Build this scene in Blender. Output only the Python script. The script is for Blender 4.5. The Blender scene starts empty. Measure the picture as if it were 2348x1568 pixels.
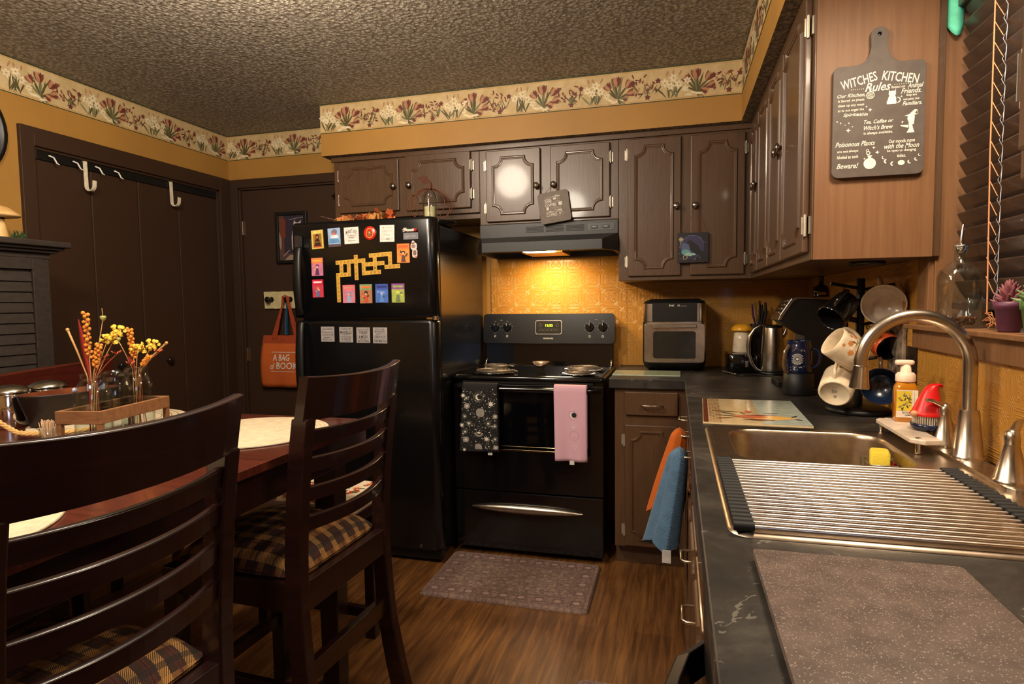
import bpy, bmesh, math, random
from mathutils import Vector, Matrix
from mathutils.geometry import tessellate_polygon
random.seed(7)
S = bpy.context.scene
COL = S.collection
PI = math.pi

# ---------------------------------------------------------------- camera
def camera():
    yaw, pitch, roll = .265388, -.0628193, -.0121958
    f = Vector((-math.sin(yaw) * math.cos(pitch), math.cos(yaw) * math.cos(pitch), math.sin(pitch)))
    r = Vector((math.cos(yaw), math.sin(yaw), 0)); u = r.cross(f)
    r2 = r * math.cos(roll) + u * math.sin(roll); u2 = -r * math.sin(roll) + u * math.cos(roll)
    cd = bpy.data.cameras.new('camera'); co = bpy.data.objects.new('camera', cd); COL.objects.link(co)
    m = Matrix((r2, u2, -f)).transposed().to_4x4(); m.translation = (0, 0, 1.27)
    co.matrix_world = m
    cd.lens = 36 * 1386.5 / 2348; cd.sensor_width = 36; cd.clip_start = .02; cd.clip_end = 60
    S.camera = co
camera()
# ---------------------------------------------------------------- world, lights, exposure
S.view_settings.view_transform = 'Standard'; S.view_settings.look = 'None'
S.view_settings.gamma = 1; S.view_settings.use_curve_mapping = False
S.view_settings.exposure = 0.66
w = bpy.data.worlds.new('night_sky'); S.world = w; w.use_nodes = True
w.node_tree.nodes['Background'].inputs[0].default_value = (.30, .55, .75, 1)
w.node_tree.nodes['Background'].inputs[1].default_value = .5
def light(name, kind, loc, energy, col, size=.1, rot=(0, 0, 0), size_y=None, spread=None):
    d = bpy.data.lights.new(name, kind); d.energy = energy; d.color = col
    if kind == 'POINT': d.shadow_soft_size = size
    if kind == 'AREA':
        d.size = size
        if size_y: d.shape = 'RECTANGLE'; d.size_y = size_y
        if spread: d.spread = spread
    o = bpy.data.objects.new(name, d); o.location = loc; o.rotation_euler = rot; COL.objects.link(o); return o
light('dining_lamp_light', 'POINT', (-1.3, 1.45, 2.27), 46, (1, .84, .65), .13)
light('kitchen_lamp_light', 'POINT', (-1.0, .35, 2.22), 56, (1, .88, .72), .14)
light('sink_lamp_light', 'AREA', (.50, 1.22, 2.11), 11, (1, .80, .57), .26)
light('hood_lamp_light', 'AREA', (-.69, 3.30, 1.528), 5, (1, .70, .36), .16, size_y=.07)
light('window_daylight', 'AREA', (.60, -1.0, 1.6), 8, (.45, .66, 1), .8, rot=(PI / 2, 0, PI / 2), size_y=.9)

# ---------------------------------------------------------------- materials
def lin(c):
    return tuple(((v / 255) / 12.92 if v / 255 <= .04045 else ((v / 255 + .055) / 1.055) ** 2.4) for v in c)
MATS = {}
class NT:
    """small helper that writes node trees"""
    def __init__(s, m): s.t = m.node_tree; s.n = s.t.nodes; s.l = s.t.links; s.b = s.n['Principled BSDF']
    def new(s, kind, **kw):
        nd = s.n.new(kind)
        for k, v in kw.items():
            if k.startswith('_'): setattr(nd, k[1:], v)
            else: s.put(nd.inputs[k.replace('_', ' ')], v)
        return nd
    def put(s, sock, v):
        if hasattr(v, 'is_output') or isinstance(v, bpy.types.NodeSocket): s.l.new(v, sock)
        else: sock.default_value = v
    def m(s, op, a, b=0.0, c=0.0):
        nd = s.n.new('ShaderNodeMath'); nd.operation = op
        for i, v in enumerate((a, b, c)): s.put(nd.inputs[i], v)
        return nd.outputs[0]
    def obj(s, scale=(1, 1, 1), rot=(0, 0, 0), loc=(0, 0, 0)):
        g = s.n.new('ShaderNodeNewGeometry')
        mp = s.n.new('ShaderNodeMapping'); s.l.new(g.outputs['Position'], mp.inputs[0])
        mp.inputs[3].default_value = scale; mp.inputs[2].default_value = rot; mp.inputs[1].default_value = loc
        return mp.outputs[0]
    def loc(s, scale=(1, 1, 1), rot=(0, 0, 0)):
        g = s.n.new('ShaderNodeTexCoord')
        mp = s.n.new('ShaderNodeMapping'); s.l.new(g.outputs['Object'], mp.inputs[0])
        mp.inputs[3].default_value = scale; mp.inputs[2].default_value = rot
        return mp.outputs[0]
    def noise(s, vec, scale=5, detail=4, rough=.55, dist=0):
        nd = s.new('ShaderNodeTexNoise'); s.l.new(vec, nd.inputs['Vector'])
        nd.inputs['Scale'].default_value = scale; nd.inputs['Detail'].default_value = detail
        nd.inputs['Roughness'].default_value = rough; nd.inputs['Distortion'].default_value = dist
        return nd.outputs['Fac']
    def ramp(s, fac, stops, interp='LINEAR'):
        nd = s.n.new('ShaderNodeValToRGB'); s.l.new(fac, nd.inputs[0]); e = nd.color_ramp; e.interpolation = interp
        while len(e.elements) < len(stops): e.elements.new(.5)
        for el, (p, c) in zip(e.elements, stops):
            el.position = p; el.color = (*lin(c), 1) if len(c) == 3 else c
        return nd.outputs[0]
    def mix(s, fac, a, b, blend='MIX'):
        nd = s.n.new('ShaderNodeMix'); nd.data_type = 'RGBA'; nd.blend_type = blend
        s.put(nd.inputs[0], fac)
        for i, v in ((6, a), (7, b)):
            if isinstance(v, tuple): nd.inputs[i].default_value = (*lin(v), 1)
            else: s.l.new(v, nd.inputs[i])
        return nd.outputs[2]
    def bump(s, h, strength=.5, dist=.002):
        nd = s.n.new('ShaderNodeBump'); nd.inputs['Strength'].default_value = strength
        nd.inputs['Distance'].default_value = dist; s.l.new(h, nd.inputs['Height'])
        s.l.new(nd.outputs[0], s.b.inputs['Normal']); return nd
    def color(s, v): s.put(s.b.inputs['Base Color'], v if not isinstance(v, tuple) else (*lin(v), 1))
def mat(name, col=(128, 128, 128), rough=.5, metal=0, coat=0, trans=0, ior=1.45, emit=None, es=0, bump=None, spec=None, alpha=1, sheen=0, var=0):
    if name in MATS: return MATS[name]
    m = bpy.data.materials.new(name); m.use_nodes = True; MATS[name] = m
    t = NT(m); b = t.b
    b.inputs['Base Color'].default_value = (*lin(col), 1)
    b.inputs['Roughness'].default_value = rough; b.inputs['Metallic'].default_value = metal
    b.inputs['Coat Weight'].default_value = coat; b.inputs['Coat Roughness'].default_value = .08
    b.inputs['Transmission Weight'].default_value = trans; b.inputs['IOR'].default_value = ior
    b.inputs['Sheen Weight'].default_value = sheen
    if spec is not None: b.inputs['Specular IOR Level'].default_value = spec
    if emit: b.inputs['Emission Color'].default_value = (*lin(emit), 1); b.inputs['Emission Strength'].default_value = es
    if bump: t.bump(t.noise(t.obj(), bump[0], 3), bump[1], bump[2])
    elif not trans:
        n = t.noise(t.obj(), 40, 3)
        if True:
            v = var or .05
            c2 = tuple(max(0, x * (1 - v)) for x in col); c3 = tuple(min(255, x * (1 + v)) for x in col)
            t.color(t.ramp(n, [(.35, c2), (.65, c3)]))
    return m

def wall_paint(name, col):
    m = mat(name, col, .55); t = NT(m)
    t.color(t.ramp(t.noise(t.obj(), 1.7, 5), [(.3, tuple(c * .93 for c in col)), (.7, tuple(c * 1.05 for c in col))]))
    t.bump(t.noise(t.obj(), 220, 3), .25, .001); return m
PAINT = wall_paint('ochre_paint', (172, 126, 58))
def ceiling_mat():
    m = mat('popcorn_ceiling', (142, 122, 96), .42, spec=.6); t = NT(m); v = t.obj()
    vo = t.new('ShaderNodeTexVoronoi', Scale=52.0, Randomness=1.0); t.l.new(v, vo.inputs['Vector'])
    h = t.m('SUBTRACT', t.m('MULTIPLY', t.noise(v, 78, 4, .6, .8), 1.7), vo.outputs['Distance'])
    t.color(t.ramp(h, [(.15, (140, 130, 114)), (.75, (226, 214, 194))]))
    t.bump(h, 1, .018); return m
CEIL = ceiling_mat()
def brown_paint():
    m = mat('brown_cabinet_paint', (84, 62, 46), .34, coat=.15); t = NT(m)
    g = t.noise(t.obj((30, 30, 2.2)), 3, 5, .6)
    t.color(t.ramp(g, [(.3, (80, 57, 39)), (.7, (92, 67, 47))]))
    t.bump(t.m('ADD', g, t.m('MULTIPLY', t.noise(t.obj(), 160, 2), .4)), .25, .0012); return m
BROWN = brown_paint()
def panel_paint():
    m = mat('tan_brown_panel_paint', (136, 88, 54), .5); t = NT(m)
    g = t.noise(t.obj((26, 26, 1.2)), 3, 5, .6)
    t.color(t.ramp(g, [(.3, (110, 74, 44)), (.7, (126, 88, 56))])); t.bump(g, .2, .001); return m
PANEL = panel_paint()
DOORB = mat('dark_brown_door_paint', (58, 38, 24), .5, bump=(180, .12, .001))
def floor_mat():
    m = mat('oak_plank_floor', (140, 95, 50), .38, coat=.05); t = NT(m)
    v = t.obj(rot=(0, 0, PI / 2))
    br = t.new('ShaderNodeTexBrick', _offset=.37, _squash=1, Scale=1.0, Mortar_Size=.0012, Brick_Width=1.15, Row_Height=.15, Mortar_Smooth=.3)
    t.l.new(v, br.inputs['Vector'])
    br.inputs['Color1'].default_value = (.2, .2, .2, 1); br.inputs['Color2'].default_value = (.8, .8, .8, 1); br.inputs['Mortar'].default_value = (0, 0, 0, 1)
    g = t.noise(t.obj((22, 1.4, 1)), 2.2, 8, .62, .6)
    g2 = t.noise(t.obj((5, 1, 1)), 1.1, 4, .6)
    k = t.m('ADD', t.m('MULTIPLY', g, .62), t.m('MULTIPLY', g2, .38))
    k = t.m('ADD', k, t.m('MULTIPLY', t.m('SUBTRACT', br.outputs['Color'], .5), .10))
    c = t.ramp(k, [(.34, (58, 35, 17)), (.49, (100, 64, 32)), (.64, (138, 94, 50))])
    t.color(c)
    t.bump(t.m('ADD', g, t.m('MULTIPLY', br.outputs['Fac'], -2)), .15, .001); return m
FLOOR = floor_mat()
def emboss_mat(name, axis, base=(184, 130, 52)):
    """pressed tin-look wallpaper: rounded octagon tiles with scrolls"""
    m = mat(name, base, .42, coat=.1); t = NT(m)
    g = t.n.new('ShaderNodeNewGeometry'); sp = t.n.new('ShaderNodeSeparateXYZ'); t.l.new(g.outputs['Position'], sp.inputs[0])
    p = .104
    a = t.m('SUBTRACT', t.m('FRACT', t.m('DIVIDE', sp.outputs[axis], p)), .5)
    b = t.m('SUBTRACT', t.m('FRACT', t.m('DIVIDE', sp.outputs[2], p)), .5)
    aa, ab = t.m('ABSOLUTE', a), t.m('ABSOLUTE', b)
    d = t.m('MAXIMUM', t.m('MAXIMUM', aa, ab), t.m('MULTIPLY', t.m('ADD', aa, ab), .64))
    r = t.m('SQRT', t.m('ADD', t.m('MULTIPLY', a, a), t.m('MULTIPLY', b, b)))
    th = t.m('ARCTAN2', a, b)
    def ridge(x, c, wd): return t.m('MAXIMUM', t.m('SUBTRACT', 1, t.m('DIVIDE', t.m('ABSOLUTE', t.m('SUBTRACT', x, c)), wd)), 0)
    h = t.m('ADD', ridge(d, .455, .02), ridge(d, .405, .02))
    r4 = t.m('ADD', r, t.m('MULTIPLY', t.m('COSINE', t.m('MULTIPLY', th, 4)), .075))
    r8 = t.m('SUBTRACT', r, t.m('MULTIPLY', t.m('COSINE', t.m('MULTIPLY', th, 4)), .05))
    h = t.m('ADD', h, t.m('ADD', ridge(r4, .28, .022), t.m('ADD', ridge(r4, .2, .02), ridge(r8, .12, .02))))
    c1 = t.m('SQRT', t.m('ADD', t.m('POWER', t.m('SUBTRACT', aa, .5), 2), t.m('POWER', t.m('SUBTRACT', ab, .5), 2)))
    h = t.m('ADD', h, t.m('ADD', ridge(c1, .1, .02), ridge(c1, .16, .02)))
    sq = t.m('SQRT', t.m('ADD', t.m('POWER', t.m('SUBTRACT', aa, .16), 2), t.m('POWER', t.m('SUBTRACT', ab, .16), 2)))
    h = t.m('ADD', h, ridge(sq, .075, .02))
    h = t.m('MINIMUM', h, 1.0)
    t.bump(h, .6, .0030)
    t.color(t.ramp(h, [(.0, tuple(c * .94 for c in base)), (1, tuple(min(255, c * 1.08) for c in base))])); return m
EMB_B = emboss_mat('embossed_wallpaper_back', 0)
EMB_R = emboss_mat('embossed_wallpaper_right', 1)
def counter_mat():
    m = mat('black_slate_laminate', (50, 48, 46), .42); t = NT(m); v = t.obj()
    n = t.noise(v, 4.5, 10, .72, .5); n2 = t.noise(v, 1.3, 4, .5)
    vein = t.m('ABSOLUTE', t.m('SUBTRACT', t.noise(v, 2.1, 7, .6, .5), .5))
    c = t.ramp(t.m('ADD', t.m('MULTIPLY', n, .8), t.m('MULTIPLY', n2, .2)), [(.36, (24, 22, 21)), (.5, (42, 39, 36)), (.6, (62, 57, 52)), (.7, (88, 82, 74))])
    vf = t.m('MULTIPLY', t.m('LESS_THAN', vein, .0028), t.m('GREATER_THAN', n, .52))
    t.color(t.mix(t.m('MULTIPLY', vf, .35), c, (140, 134, 122))); t.bump(t.m('ADD', n, t.noise(v, 70, 5)), .3, .0012); return m
COUNTER = counter_mat()
def speckle(name, base, fleck, scale, thr, rough=.45):
    m = mat(name, base, rough); t = NT(m); v = t.obj()
    vo = t.new('ShaderNodeTexVoronoi', Scale=float(scale), Randomness=1.0); t.l.new(v, vo.inputs['Vector'])
    n = t.noise(v, scale * .5, 3)
    f = t.m('MULTIPLY', t.m('LESS_THAN', vo.outputs['Distance'], thr), t.m('GREATER_THAN', n, .5))
    c = t.ramp(t.noise(v, 30, 4), [(.35, tuple(x * .88 for x in base)), (.65, tuple(x * 1.1 for x in base))])
    t.color(t.mix(f, c, fleck)); return m
GRANITE = speckle('grey_speckled_stone', (88, 74, 67), (146, 134, 124), 400, .30)
def wood(name, c1, c2, scale=(30, 30, 2), rough=.5, coat=0, loc=False, spec=None):
    m = mat(name, c1, rough, coat=coat, spec=spec); t = NT(m); v = t.loc(scale) if loc else t.obj(scale)
    g = t.noise(v, 2.2, 6, .6, .4); t.color(t.ramp(g, [(.3, c1), (.7, c2)])); t.bump(g, .1, .001); return m
MAHOG = wood('dark_mahogany', (23, 9, 7), (38, 14, 11), (3, 3, 22), .32, .4, True)
MAHOGR = wood('red_mahogany', (58, 20, 14), (84, 32, 22), (3, 3, 22), .3, .4, True)
TABLEW = wood('mahogany_table_top', (64, 28, 20), (96, 44, 30), (3, 26, 3), .22, .4)
CRATE = wood('brown_crate_wood', (118, 78, 48), (150, 104, 66), (4, 30, 30), .55)
HUTCHM = wood('black_distressed_wood', (40, 33, 28), (54, 46, 40), (4, 14, 30), .5)
LIGHTW = wood('pale_carved_wood', (206, 160, 96), (226, 184, 122), (12, 12, 12), .5)
def plaid():
    m = mat('brown_plaid_wool', (96, 66, 40), .9); t = NT(m); v = t.loc()
    sp = t.n.new('ShaderNodeSeparateXYZ'); t.l.new(v, sp.inputs[0])
    cols = None
    def band(ax, off, wdt, period=.056):
        f = t.m('FRACT', t.m('ADD', t.m('DIVIDE', sp.outputs[ax], period), off)); return t.m('LESS_THAN', f, wdt)
    diag = t.m('GREATER_THAN', t.m('FRACT', t.m('MULTIPLY', t.m('ADD', sp.outputs[0], sp.outputs[1]), 250)), .5)
    base = (52, 31, 18)
    c = t.mix(t.m('MULTIPLY', band(0, .0, .34), .75), base, (126, 84, 40))
    c = t.mix(t.m('MULTIPLY', t.m('MULTIPLY', band(1, .0, .36), diag), .85), c, (186, 136, 70))
    c = t.mix(t.m('MULTIPLY', t.m('MULTIPLY', band(1, .5, .2), diag), .8), c, (92, 28, 20))
    c = t.mix(t.m('MULTIPLY', band(0, .5, .12), .7), c, (30, 22, 18))
    c = t.mix(t.m('MULTIPLY', band(1, .42, .05), .8), c, (30, 22, 18))
    t.color(c); t.bump(t.noise(v, 420, 2), .5, .002); return m
PLAID = plaid()
BLACKGL = mat('black_gloss_enamel', (9, 9, 11), .12, coat=.5)
BLACKFR = mat('black_textured_fridge', (11, 11, 12), .2, coat=.2, bump=(420, .22, .0012))
BLACKPL = mat('black_plastic', (16, 15, 15), .38)
BLACKMT = mat('matte_black_metal', (20, 20, 21), .45, metal=.2)
GREYBL = mat('dark_grey_hood_enamel', (52, 51, 51), .42)
CHROME = mat('chrome', (225, 220, 214), .1, metal=1)
STEEL = mat('brushed_steel', (176, 168, 158), .26, metal=1)
def brushed(name, col, rough, sc):
    m = mat(name, col, rough, metal=1); t = NT(m); n = t.noise(t.obj(sc), 4, 4)
    t.put(t.b.inputs['Roughness'], t.m('ADD', t.m('MULTIPLY', n, .05), rough - .02)); return m
SINKM = brushed('stainless_sink', (176, 160, 142), .3, (2, 60, 60)); BOWLM = brushed('stainless_bowl', (176, 158, 136), .32, (2, 60, 60))
NICKEL = brushed('brushed_nickel', (190, 178, 162), .26, (60, 60, 2))
def glass_mat(name, tint=(255, 255, 255), rough=0.0):
    """thin-walled glass: light passes straight through, Fresnel reflections on top"""
    m = mat(name, tint, rough, trans=1); t = NT(m)
    tr = t.new('ShaderNodeBsdfTransparent', Color=(*lin(tint), 1)); gl = t.new('ShaderNodeBsdfGlossy', Roughness=.03); fr = t.new('ShaderNodeFresnel'); bf = t.n.new('ShaderNodeNewGeometry').outputs['Backfacing']; t.l.new(t.m('SUBTRACT', 1.5, t.m('MULTIPLY', bf, .8333)), fr.inputs['IOR'])
    mx = t.n.new('ShaderNodeMixShader'); t.l.new(t.m('MULTIPLY', fr.outputs[0], 1.0), mx.inputs[0]); t.l.new(tr.outputs[0], mx.inputs[1]); t.l.new(gl.outputs[0], mx.inputs[2])
    t.l.new(mx.outputs[0], t.n['Material Output'].inputs[0]); t.n.remove(t.b); return m
GLASS = glass_mat('clear_glass', (246, 250, 250))
AMBER = mat('amber_soap', (232, 150, 34), .08, trans=.45, coat=.5)
WHITE = mat('white_print', (226, 220, 208), .6)
CREAM = mat('cream_ceramic', (222, 206, 180), .25, coat=.4)
BROWNSTONE = mat('grey_brown_board', (82, 72, 66), .55)

# ---------------------------------------------------------------- mesh builder
def frame(o, u, v):
    u = Vector(u).normalized(); v = Vector(v); v = (v - u * v.dot(u)).normalized(); n = u.cross(v)
    m = Matrix((u, v, n)).transposed().to_4x4(); m.translation = Vector(o); return m
XZ = lambda x, y, z: frame((x, y, z), (1, 0, 0), (0, 0, 1))      # drawing plane that faces -y
YZ = lambda x, y, z: frame((x, y, z), (0, -1, 0), (0, 0, 1))     # drawing plane that faces -x
TXT = {}
def text_mesh(s, shear=0):
    k = (s, shear)
    if k in TXT: return TXT[k]
    c = bpy.data.curves.new('t', 'FONT'); c.body = s; c.offset = .012; c.size = 1; c.resolution_u = 2; c.shear = shear
    o = bpy.data.objects.new('t', c); me = bpy.data.meshes.new_from_object(o)
    vs = [(v.co.x, v.co.y) for v in me.vertices]; fs = [tuple(p.vertices) for p in me.polygons]
    bpy.data.objects.remove(o); bpy.data.curves.remove(c); bpy.data.meshes.remove(me)
    if vs:
        x0 = min(v[0] for v in vs); x1 = max(v[0] for v in vs); y0 = min(v[1] for v in vs); y1 = max(v[1] for v in vs)
        vs = [((v[0] - (x0 + x1) / 2) / max(x1 - x0, 1e-6), (v[1] - (y0 + y1) / 2) / max(y1 - y0, 1e-6)) for v in vs]
    TXT[k] = (vs, fs); return TXT[k]
def rrect(cx, cy, w, h, r, n=5):
    out = []
    for qx, qy, a0 in ((1, 1, 0), (-1, 1, 90), (-1, -1, 180), (1, -1, 270)):
        for i in range(n + 1):
            a = math.radians(a0 + 90 * i / n)
            out.append((cx + qx * (w / 2 - r) + r * math.cos(a), cy + qy * (h / 2 - r) + r * math.sin(a)))
    return out
class G:
    def __init__(s, T=None): s.k = 0; s.v = []; s.f = []; s.mi = []; s.sm = []; s.T = T or Matrix(); s.warp = None
    def add(s, vs, fs, m=0, smooth=False):
        o = len(s.v)
        for p in vs:
            p = Vector(p)
            s.v.append(s.warp(p) if s.warp else s.T @ p)
        for f in fs: s.f.append(tuple(i + o for i in f)); s.mi.append(m); s.sm.append(smooth)
        return s
    def box(s, x0, x1, y0, y1, z0, z1, m=0):
        v = [(x, y, z) for z in (z0, z1) for y in (y0, y1) for x in (x0, x1)]
        return s.add(v, [(0, 2, 3, 1), (4, 5, 7, 6), (0, 1, 5, 4), (2, 6, 7, 3), (0, 4, 6, 2), (1, 3, 7, 5)], m)
    def hexa(s, bot, top, m=0):
        return s.add(list(bot) + list(top), [(3, 2, 1, 0), (4, 5, 6, 7), (0, 1, 5, 4), (1, 2, 6, 5), (2, 3, 7, 6), (3, 0, 4, 7)], m)
    def loft(s, loops, m=0, smooth=True, cap0=False, cap1=False, closed=True):
        n = len(loops[0]); vs = [p for l in loops for p in l]; fs = []
        for i in range(len(loops) - 1):
            for j in range(n if closed else n - 1):
                k = (j + 1) % n; fs.append((i * n + j, i * n + k, (i + 1) * n + k, (i + 1) * n + j))
        s.add(vs, fs, m, smooth)
        if cap0: s.add(loops[0], [tuple(range(n))[::-1]], m)
        if cap1: s.add(loops[-1], [tuple(range(n))], m)
        return s
    def lathe(s, prof, c=(0, 0, 0), n=28, m=0, axis=None, smooth=True, cap=True):
        A = axis or Matrix(); C = Vector(c); loops = []
        for r, z in prof:
            loops.append([C + A @ Vector((r * math.cos(2 * PI * i / n), r * math.sin(2 * PI * i / n), z)) for i in range(n)])
        s.loft(loops, m, smooth)
        if cap and prof[0][0] > 1e-5 and len(prof) > 1: s.add(loops[0], [tuple(range(n))[::-1]], m)
        if cap and prof[-1][0] > 1e-5: s.add(loops[-1], [tuple(range(n))], m)
        return s
    def cyl(s, p0, p1, r0, r1=None, n=16, m=0, smooth=True):
        p0 = Vector(p0); p1 = Vector(p1); r1 = r0 if r1 is None else r1
        q = (p1 - p0).to_track_quat('Z', 'Y').to_matrix()
        return s.lathe([(r0, 0), (r1, (p1 - p0).length)], p0, n, m, q, smooth)
    def tube(s, pts, r, n=8, m=0, closed=False, caps=True, flat=None, smooth=True):
        P = [Vector(p) for p in pts]; N = len(P); loops = []; prev = None
        for i, p in enumerate(P):
            a = P[i - 1] if (i > 0 or closed) else p; b = P[(i + 1) % N] if (i < N - 1 or closed) else p
            t = (b - a).normalized()
            if prev is None:
                up = Vector((0, 0, 1)) if abs(t.z) < .9 else Vector((1, 0, 0)); x = t.cross(up).normalized()
            else: x = (prev - t * prev.dot(t)).normalized()
            y = t.cross(x); prev = x; rr = r[i] if isinstance(r, (list, tuple)) else r
            ry = rr * (flat or 1)
            loops.append([p + x * rr * math.cos(2 * PI * k / n) + y * ry * math.sin(2 * PI * k / n) for k in range(n)])
        if closed: loops.append(loops[0]); caps = False
        return s.loft(loops, m, smooth, caps, caps)
    def sweep(s, pts, sec, m=0, closed=False, smooth=False, up=(0, 0, 1)):
        """sweep a 2-D section (a: sideways, b: up) along a path"""
        P = [Vector(p) for p in pts]; N = len(P); U = Vector(up); loops = []
        for i, p in enumerate(P):
            a = P[i - 1] if (i > 0 or closed) else p; b = P[(i + 1) % N] if (i < N - 1 or closed) else p
            d1 = (p - a).normalized() if (p - a).length > 1e-9 else (b - p).normalized()
            d2 = (b - p).normalized() if (b - p).length > 1e-9 else d1
            t = (d1 + d2).normalized(); x = t.cross(U).normalized(); k = 1 / max(.5, t.dot(d1))
            loops.append([p + x * q[0] * k + U * q[1] for q in sec])
        if closed: loops.append(loops[0])
        return s.loft(loops, m, smooth, not closed, not closed)
    def plate(s, outer, holes, z0, z1, m=0, mside=None):
        ms = m if mside is None else mside
        loops = [[Vector((x, y, 0)) for x, y in l] for l in [outer] + list(holes)]
        flat = [p for l in loops for p in l]; tris = tessellate_polygon(loops); n = len(flat)
        def up(t, rev):
            a, b, c = (flat[i] for i in t); area = (b - a).cross(c - a).z
            return t if (area > 0) != rev else t[::-1]
        s.add([(p.x, p.y, z1) for p in flat], [up(tuple(t), False) for t in tris], m)
        s.add([(p.x, p.y, z0) for p in flat], [up(tuple(t), True) for t in tris], ms)
        for l in loops:
            k = len(l); area = sum(l[i].x * l[(i + 1) % k].y - l[(i + 1) % k].x * l[i].y for i in range(k))
            q = list(range(k)) if area > 0 else list(range(k))[::-1]
            if l is not loops[0]: q = q[::-1]
            vs = [(l[i].x, l[i].y, z) for i in q for z in (z0, z1)]
            s.add(vs, [(2 * i, 2 * ((i + 1) % k), 2 * ((i + 1) % k) + 1, 2 * i + 1) for i in range(k)], ms)
        return s
    def prism(s, poly, z0, z1, m=0): return s.plate(poly, [], z0, z1, m)
    def lay(s, z): s.k += 1; return z + (s.k % 110) * 8e-6
    def flat(s, poly, z=0, m=0):
        z = s.lay(z)
        a = sum(poly[i][0] * poly[(i + 1) % len(poly)][1] - poly[(i + 1) % len(poly)][0] * poly[i][1] for i in range(len(poly)))
        if a < 0: poly = poly[::-1]
        return s.add([(x, y, z) for x, y in poly], [tuple(range(len(poly)))], m)
    def rect(s, x0, x1, y0, y1, z=0, m=0): return s.flat([(x0, y0), (x1, y0), (x1, y1), (x0, y1)], z, m)
    def disc(s, x, y, r, z=0, m=0, n=16, ry=None):
        ry = ry or r; return s.flat([(x + r * math.cos(2 * PI * i / n), y + ry * math.sin(2 * PI * i / n)) for i in range(n)], z, m)
    def ring(s, x, y, r0, r1, z=0, m=0, n=24, a0=0, a1=360):
        k = n; vs = []; z = s.lay(z)
        for i in range(k + 1):
            a = math.radians(a0 + (a1 - a0) * i / k); vs += [(x + r0 * math.cos(a), y + r0 * math.sin(a), z), (x + r1 * math.cos(a), y + r1 * math.sin(a), z)]
        return s.add(vs, [(2 * i, 2 * i + 1, 2 * i + 3, 2 * i + 2) for i in range(k)], m)
    def line(s, x0, y0, x1, y1, w, z=0, m=0):
        d = Vector((x1 - x0, y1 - y0)); p = Vector((-d.y, d.x)).normalized() * w / 2
        return s.flat([(x0 + p.x, y0 + p.y), (x0 - p.x, y0 - p.y), (x1 - p.x, y1 - p.y), (x1 + p.x, y1 + p.y)], z, m)
    def petal(s, x, y, ang, ln, wd, z=0, m=0, bend=0):
        a = math.radians(ang); L = []; R = []; z = s.lay(z)
        for k in range(6):
            t = k / 5; w = wd / 2 * math.sin(PI * min(1, t * .92 + .04)) ; aa = a + bend * t
            cx = x + math.cos(a + bend * t * .5) * ln * t; cy = y + math.sin(a + bend * t * .5) * ln * t
            L.append((cx - math.sin(aa) * w, cy + math.cos(aa) * w)); R.append((cx + math.sin(aa) * w, cy - math.cos(aa) * w))
        vs = [(p[0], p[1], z) for p in L + R]
        return s.add(vs, [(k, k + 6, k + 7, k + 1) for k in range(5)], m)
    def star(s, x, y, r, n=8, z=0, m=0, inner=.35, a0=90):
        p = []
        for i in range(2 * n):
            q = r if i % 2 == 0 else r * inner; a = math.radians(a0 + 180 * i / n); p.append((x + q * math.cos(a), y + q * math.sin(a)))
        return s.flat(p, z, m)
    def text(s, t, x, y, w, h, z=0, m=0, shear=0, arc=0, rot=0):
        z = s.lay(z); vs, fs = text_mesh(t, shear); cr, sr = math.cos(rot), math.sin(rot); o = []
        for a, b in vs:
            px = a * w; py = b * h - arc * a * a * 4
            o.append((x + px * cr - py * sr, y + px * sr + py * cr, z))
        return s.add(o, fs, m)
    def grid(s, f, nu, nv, m=0, smooth=True, th=0):
        vs = [f(i / nu, j / nv) for j in range(nv + 1) for i in range(nu + 1)]
        return s.add(vs, [(j * (nu + 1) + i, j * (nu + 1) + i + 1, (j + 1) * (nu + 1) + i + 1, (j + 1) * (nu + 1) + i) for j in range(nv) for i in range(nu)], m, smooth)
    def ball(s, c, r, m=0, n=14, sc=(1, 1, 1), rot=None):
        R = rot or Matrix(); loops = []
        for i in range(n // 2 + 1):
            a = PI * i / (n // 2) ; rr = max(1e-5, math.sin(a)) * r; z = -math.cos(a) * r
            loops.append([Vector(c) + R @ Vector((rr * math.cos(2 * PI * k / n) * sc[0], rr * math.sin(2 * PI * k / n) * sc[1], z * sc[2])) for k in range(n)])
        return s.loft(loops, m, True)
    def build(s, name, mats, parent=None, bev=0, solid=0, sub=0, seg=2):
        me = bpy.data.meshes.new(name); mats = mats if isinstance(mats, (list, tuple)) else [mats]
        vs = s.v; off = Vector((0, 0, 0))
        if parent is None and vs:
            xs = [v[0] for v in vs]; ys = [v[1] for v in vs]; zs = [v[2] for v in vs]
            off = Vector(((min(xs) + max(xs)) / 2, (min(ys) + max(ys)) / 2, min(zs)))
        me.from_pydata([tuple(Vector(v) - off) for v in vs], [], s.f)
        for mt in mats: me.materials.append(mt)
        me.polygons.foreach_set('material_index', s.mi); me.polygons.foreach_set('use_smooth', s.sm)
        me.update()
        o = bpy.data.objects.new(name, me); COL.objects.link(o); o.location = off
        if parent:
            o.parent = parent
            if parent.parent is None: o.matrix_parent_inverse = parent.matrix_basis.inverted()
        if solid:
            md = o.modifiers.new('solid', 'SOLIDIFY'); md.thickness = solid; md.offset = 0
        if bev:
            bm = bmesh.new(); bm.from_mesh(me); bmesh.ops.remove_doubles(bm, verts=bm.verts, dist=1e-5); bm.to_mesh(me); bm.free()
            md = o.modifiers.new('bevel', 'BEVEL'); md.width = bev; md.segments = seg; md.limit_method = 'ANGLE'; md.angle_limit = math.radians(40)
            md.harden_normals = False
        if sub:
            md = o.modifiers.new('sub', 'SUBSURF'); md.levels = sub; md.render_levels = sub
        return o
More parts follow.
